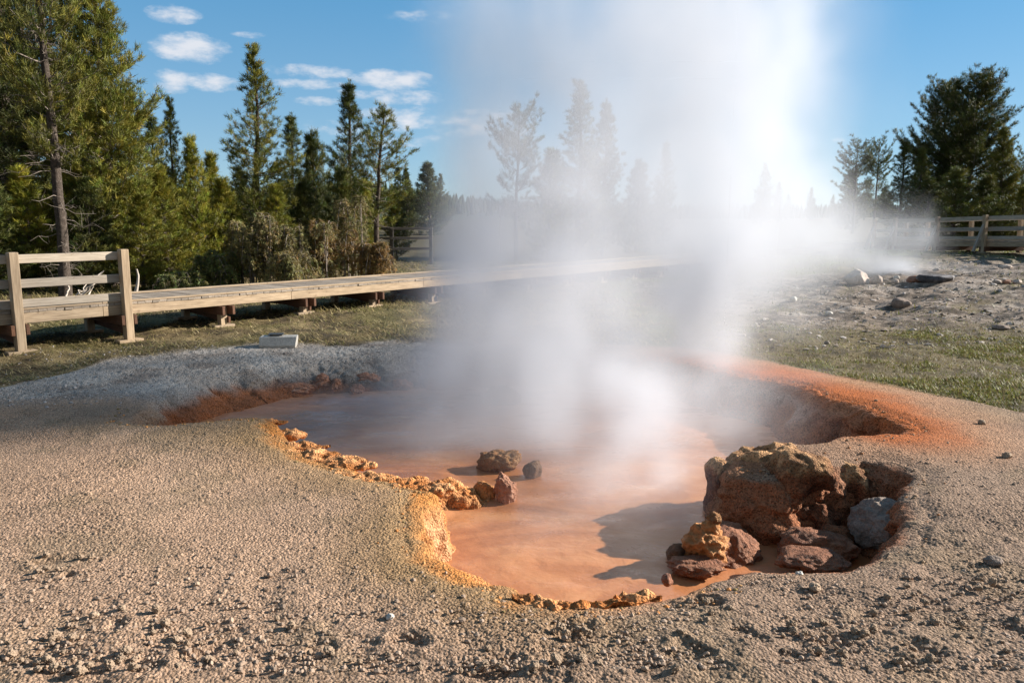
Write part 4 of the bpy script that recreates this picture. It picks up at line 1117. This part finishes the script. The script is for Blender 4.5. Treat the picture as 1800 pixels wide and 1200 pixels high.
# ------------------------------------------------------------------ steam
def steam(name, blobs, lo, hi, vox, seed, warp=.62, dens=1.2, g=0.0, deep=1.7):
    vm = bpy.data.materials.new(name + '_vapour'); vm.use_nodes = True; n = vm.node_tree; n.nodes.clear()
    out = n.nodes.new('ShaderNodeOutputMaterial'); pv = n.nodes.new('ShaderNodeVolumePrincipled')
    pv.inputs['Color'].default_value = (.79, .81, .85, 1); pv.inputs['Density'].default_value = dens; pv.inputs['Anisotropy'].default_value = g
    n.links.new(pv.outputs[0], out.inputs['Volume'])
    me = bpy.data.meshes.new(name); me.from_pydata([(0, 0, 0)], [], []); me.materials.append(vm)
    o = bpy.data.objects.new(name, me); C.objects.link(o); tag(o, kind='stuff')
    G = bpy.data.node_groups.new(name, 'GeometryNodeTree'); G.interface.new_socket('Geometry', in_out='OUTPUT', socket_type='NodeSocketGeometry')
    go = G.nodes.new('NodeGroupOutput'); vc = G.nodes.new('GeometryNodeVolumeCube'); sm = G.nodes.new('GeometryNodeSetMaterial'); sm.inputs['Material'].default_value = vm
    def put(x, i, v):
        if hasattr(v, 'links'): G.links.new(v, x.inputs[i])
        else: x.inputs[i].default_value = v
    def ma(op, a, b=0.0, clamp=False):
        x = G.nodes.new('ShaderNodeMath'); x.operation = op; x.use_clamp = clamp; put(x, 0, a); put(x, 1, b); return x.outputs[0]
    def vv(op, a, b):
        x = G.nodes.new('ShaderNodeVectorMath'); x.operation = op; put(x, 0, a); put(x, 1, b); return x.outputs['Value' if op == 'DOT_PRODUCT' else 'Vector']
    def nz(vec, scale, detail, out='Fac'):
        x = G.nodes.new('ShaderNodeTexNoise'); put(x, 'Vector', vec); x.inputs['Scale'].default_value = scale; x.inputs['Detail'].default_value = detail
        return x.outputs[out]
    pos = G.nodes.new('GeometryNodeInputPosition').outputs[0]
    sp_ = vv('ADD', pos, (seed * 7.3, seed * 3.1, 0))
    wv = vv('MULTIPLY', vv('SUBTRACT', nz(sp_, .62, 3.5, 'Color'), (.5, .5, .5)), (warp * 2.4, warp * 2.4, warp * 2.4))
    wp = vv('ADD', pos, wv)
    tot = None
    for (px, py, dist, sx, sz, sy, tau) in blobs:
        sy = sy * deep; c = at_d(px, py, dist); s = dist / F; r = (sx * s, sy, sz * s)
        q = vv('MULTIPLY', vv('SUBTRACT', wp, tuple(c)), tuple(1 / k for k in r))
        e = ma('MULTIPLY', ma('POWER', .36788, vv('DOT_PRODUCT', q, q)), tau / (sy * 1.772))
        tot = e if tot is None else ma('ADD', tot, e)
    nf = nz(vv('MULTIPLY', wp, (1.2, 1.2, .8)), 1.3, 5.0)
    k = ma('MULTIPLY', ma('SUBTRACT', nf, .28), 2.6); k = ma('MINIMUM', ma('MAXIMUM', ma('ADD', ma('MULTIPLY', k, .95), .05), .28), 1.6)
    tot = ma('MAXIMUM', ma('SUBTRACT', ma('MULTIPLY', tot, k), .008), 0.0)
    put(vc, 'Density', tot); put(vc, 'Min', lo); put(vc, 'Max', hi)
    for i, ax in enumerate('XYZ'): put(vc, 'Resolution ' + ax, max(8, int((hi[i] - lo[i]) / vox)))
    G.links.new(vc.outputs[0], sm.inputs['Geometry']); G.links.new(sm.outputs[0], go.inputs[0])
    o.modifiers.new('steam', 'NODES').node_group = G
    return o

def build_steam():
    B = [  # px, py, distance, sigma x px, sigma z px, sigma depth m, optical depth
        (1235, 640, 12.6, 45, 80, .5, 2.4), (1245, 545, 12.8, 62, 85, .6, 3.2), (1265, 440, 13.4, 105, 85, .8, 3.6), (1340, 395, 15.6, 115, 75, .8, 2.0),
        (1250, 300, 14.0, 105, 100, 1.4, 2.6), (1280, 190, 14.4, 100, 100, 1.5, 2.5), (1285, 70, 14.6, 100, 95, 1.5, 2.5), (1280, -50, 14.6, 110, 80, 1.5, 2.0),
        (1350, 240, 14.8, 45, 120, .9, .6), (1400, 110, 14.8, 34, 46, .5, .6), (1412, 310, 14.8, 34, 50, .5, .6), (1380, 10, 14.8, 40, 36, .5, .5), (1165, 90, 13.0, 85, 140, 1.3, 1.7),
        (1055, 110, 11.4, 110, 130, .9, 1.5), (940, 170, 10.8, 95, 130, .8, .9), (960, 30, 10.8, 130, 90, .8, .65), (850, 90, 12, 70, 100, .8, .5),
        (825, 570, 10.3, 72, 120, .7, 3.2), (950, 590, 10.6, 95, 110, .9, 2.6), (860, 430, 10.6, 80, 95, .7, 2.2), (1000, 460, 10.8, 95, 90, .9, 1.8),
        (1085, 580, 11.2, 85, 95, .9, 1.7), (845, 310, 10.8, 65, 95, .7, 1.1), (1000, 330, 10.4, 110, 95, .8, 1.9), (1150, 350, 11.4, 75, 90, .9, 1.6),
        (1010, 675, 10.9, 175, 58, .7, 3.0), (1000, 740, 9.7, 180, 45, .5, 1.6), (1170, 715, 9.9, 150, 60, .7, 1.5), (790, 655, 11.0, 65, 62, .5, 2.0), (1185, 840, 7.6, 80, 70, .5, .8),
        (1000, 790, 8.6, 160, 45, .7, .7), (1030, 900, 7.0, 150, 45, .5, .42), (1130, 940, 6.6, 70, 45, .4, .4), (690, 735, 10.2, 110, 28, .7, .45), (1300, 735, 9.4, 55, 60, .6, .9),
        (1430, 410, 15.4, 75, 60, .7, 1.1), (1490, 430, 15.8, 70, 45, .7, .6), (260, 695, 10.2, 130, 22, .7, .18), (1400, 560, 14, 60, 40, .8, .35),
        (1350, 680, 10.4, 80, 25, .4, .5), (750, 765, 9.2, 110, 40, .35, .7), (890, 750, 9.4, 130, 48, .4, 1.0), (1060, 850, 7.8, 120, 60, .3, .75), (1130, 790, 8.6, 100, 50, .3, .9), (640, 705, 11.0, 130, 28, .35, .5), (620, 760, 9.4, 70, 30, .25, .35), (1200, 900, 7.0, 60, 50, .25, .45),
    ]
    steam('steam', B, (-6.5, 4.6, -.5), (8.8, 19.6, 7.0), .1, 1)
    D = [(1592, 484, 26.0, 16, 11, .5, 3.0), (1568, 473, 26.0, 28, 15, .6, 2.2), (1540, 458, 26, 40, 20, .8, .9), (1500, 430, 26, 55, 30, .8, .6), (1560, 412, 26.5, 50, 36, .8, .4),
         (1440, 410, 26, 50, 40, .8, .6), (1605, 400, 27, 26, 40, .8, .4), (1640, 470, 26, 50, 14, .7, .25), (1720, 484, 25, 50, 12, .6, .35), (1775, 490, 24.5, 30, 8, .5, .5), (1610, 430, 27, 40, 30, .8, .4)]
    steam('steam', D, (8.2, 22.0, 0.0), (18.2, 31, 4.6), .11, 2, .4, deep=1.2)

# ------------------------------------------------------------------ sky, sun
SUN_AZ, SUN_EL = 16.0, 22.0     # azimuth measured from +X towards +Y
def build_light():
    w = bpy.data.worlds.new('World'); sc.world = w; w.use_nodes = True
    t = w.node_tree; bg = t.nodes['Background']
    sky = t.nodes.new('ShaderNodeTexSky'); sky.sky_type = 'NISHITA'; sky.sun_disc = False
    sky.sun_elevation = math.radians(SUN_EL); sky.sun_rotation = math.radians(90 - SUN_AZ)
    sky.air_density = 1.0; sky.dust_density = 0.0; sky.ozone_density = 2.5; sky.altitude = 2200
    bg.inputs[1].default_value = 0.128
    def put(x, i, v):
        if hasattr(v, 'links'): t.links.new(v, x.inputs[i])
        else: x.inputs[i].default_value = v
    def ma(op, a, b=0., clamp=False):
        x = t.nodes.new('ShaderNodeMath'); x.operation = op; x.use_clamp = clamp; put(x, 0, a); put(x, 1, b); return x.outputs[0]
    tc = t.nodes.new('ShaderNodeTexCoord').outputs['Generated']
    nrm = t.nodes.new('ShaderNodeVectorMath'); nrm.operation = 'NORMALIZE'; put(nrm, 0, tc)
    sx = t.nodes.new('ShaderNodeSeparateXYZ'); t.links.new(nrm.outputs[0], sx.inputs[0])
    az = ma('ARCTAN2', sx.outputs[0], sx.outputs[1]); el = ma('ARCSINE', sx.outputs[2])
    clouds = [(305, 25, 40, 14, .8), (335, 85, 58, 22, 1.1), (305, 143, 30, 18, .95), (365, 146, 48, 14, .9), (545, 126, 70, 11, .8), (545, 148, 60, 9, .8), (690, 140, 70, 16, 1.1), (715, 172, 60, 13, .8),
              (640, 165, 60, 10, .5), (560, 178, 40, 8, .5), (705, 207, 70, 20, .85), (440, 62, 30, 5, .35), (590, 225, 60, 14, .35), (700, 245, 80, 14, .4), (1478, 247, 14, 6, .45), (850, 220, 90, 25, .6), (740, 30, 60, 12, .25)]
    tot = None
    for (px, py, a, b, k) in clouds:
        d = ray(px, py); d = d / np.linalg.norm(d); a0 = math.atan2(d[0], d[1]); e0 = math.asin(d[2])
        u = ma('DIVIDE', ma('SUBTRACT', az, a0), a / F * 1.15); v = ma('DIVIDE', ma('SUBTRACT', el, e0), b / F * 1.2)
        f = ma('SUBTRACT', 1.0, ma('ADD', ma('MULTIPLY', u, u), ma('MULTIPLY', v, v))); f = ma('MULTIPLY', ma('MAXIMUM', f, 0.), k)
        tot = f if tot is None else ma('MAXIMUM', tot, f)
    cx = t.nodes.new('ShaderNodeCombineXYZ'); put(cx, 0, az); put(cx, 1, ma('MULTIPLY', el, 2.2))
    nz = t.nodes.new('ShaderNodeTexNoise'); t.links.new(cx.outputs[0], nz.inputs['Vector']); nz.inputs['Scale'].default_value = 34; nz.inputs['Detail'].default_value = 6; nz.inputs['Roughness'].default_value = .6
    m = ma('ADD', tot, ma('MULTIPLY', ma('SUBTRACT', nz.outputs['Fac'], .5), 2.6)); m = ma('MULTIPLY', m, ma('MULTIPLY', tot, 6., True))
    mr = t.nodes.new('ShaderNodeMapRange'); mr.interpolation_type = 'SMOOTHSTEP'; put(mr, 0, m); mr.inputs[1].default_value = .02; mr.inputs[2].default_value = 1.35
    mx = t.nodes.new('ShaderNodeMix'); mx.data_type = 'RGBA'; put(mx, 0, ma('MULTIPLY', mr.outputs[0], .9)); gam = t.nodes.new('ShaderNodeGamma'); gam.inputs[1].default_value = .45; t.links.new(sky.outputs[0], gam.inputs[0]); th = t.nodes.new('ShaderNodeMix'); th.data_type = 'RGBA'; put(th, 0, ma('DIVIDE', el, .30, True)); th.inputs[6].default_value = (.66, .83, .94, 1); th.inputs[7].default_value = (.27, .70, 1.0, 1); tint = t.nodes.new('ShaderNodeMix'); tint.data_type = 'RGBA'; tint.blend_type = 'MULTIPLY'; tint.inputs[0].default_value = 1; t.links.new(gam.outputs[0], tint.inputs[6]); t.links.new(th.outputs[2], tint.inputs[7])
    t.links.new(tint.outputs[2], mx.inputs[6]); mx.inputs[7].default_value = (2.35, 2.4, 2.55, 1)
    # unseen broken cloud, added behind the viewer as neutral fill light for the shade
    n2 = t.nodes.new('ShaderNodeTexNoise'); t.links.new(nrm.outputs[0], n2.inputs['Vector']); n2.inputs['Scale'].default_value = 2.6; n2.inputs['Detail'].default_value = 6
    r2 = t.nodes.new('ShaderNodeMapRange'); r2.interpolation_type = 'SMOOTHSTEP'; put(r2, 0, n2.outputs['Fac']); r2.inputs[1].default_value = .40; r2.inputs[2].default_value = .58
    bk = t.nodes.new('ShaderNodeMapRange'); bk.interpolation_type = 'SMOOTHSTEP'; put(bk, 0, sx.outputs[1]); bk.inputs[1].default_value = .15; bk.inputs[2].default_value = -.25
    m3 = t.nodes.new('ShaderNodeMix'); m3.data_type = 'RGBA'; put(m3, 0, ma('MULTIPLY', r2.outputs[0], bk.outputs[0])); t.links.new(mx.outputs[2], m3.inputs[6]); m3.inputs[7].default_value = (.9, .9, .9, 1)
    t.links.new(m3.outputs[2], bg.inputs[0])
    s = bpy.data.objects.new('sun', bpy.data.lights.new('sun', 'SUN')); C.objects.link(s)
    s.data.energy = 4.5; s.data.angle = math.radians(.55); s.data.color = (1.0, .935, .855)
    a = math.radians(SUN_AZ); e = math.radians(SUN_EL)
    s.rotation_euler = Vector((math.cos(a) * math.cos(e), math.sin(a) * math.cos(e), math.sin(e))).to_track_quat('Z', 'Y').to_euler()

build_ground(); build_bank(); build_mud(); build_rocks(); build_clods(); build_grass()
build_walks(); build_block(); build_saplings(); build_trees(); build_hills(); build_steam(); build_light()

sc.view_settings.view_transform = 'Standard'; sc.view_settings.look = 'None'
sc.view_settings.gamma = 1; sc.view_settings.use_curve_mapping = False
sc.view_settings.exposure = 1.45
sc.cycles.use_denoising = True
sc.cycles.max_bounces = 8; sc.cycles.diffuse_bounces = 3; sc.cycles.glossy_bounces = 2; sc.cycles.transparent_max_bounces = 8
sc.cycles.volume_bounces = 4; sc.cycles.volume_step_rate = 1.5; sc.cycles.volume_max_steps = 256
sc.cycles.sample_clamp_indirect = 6
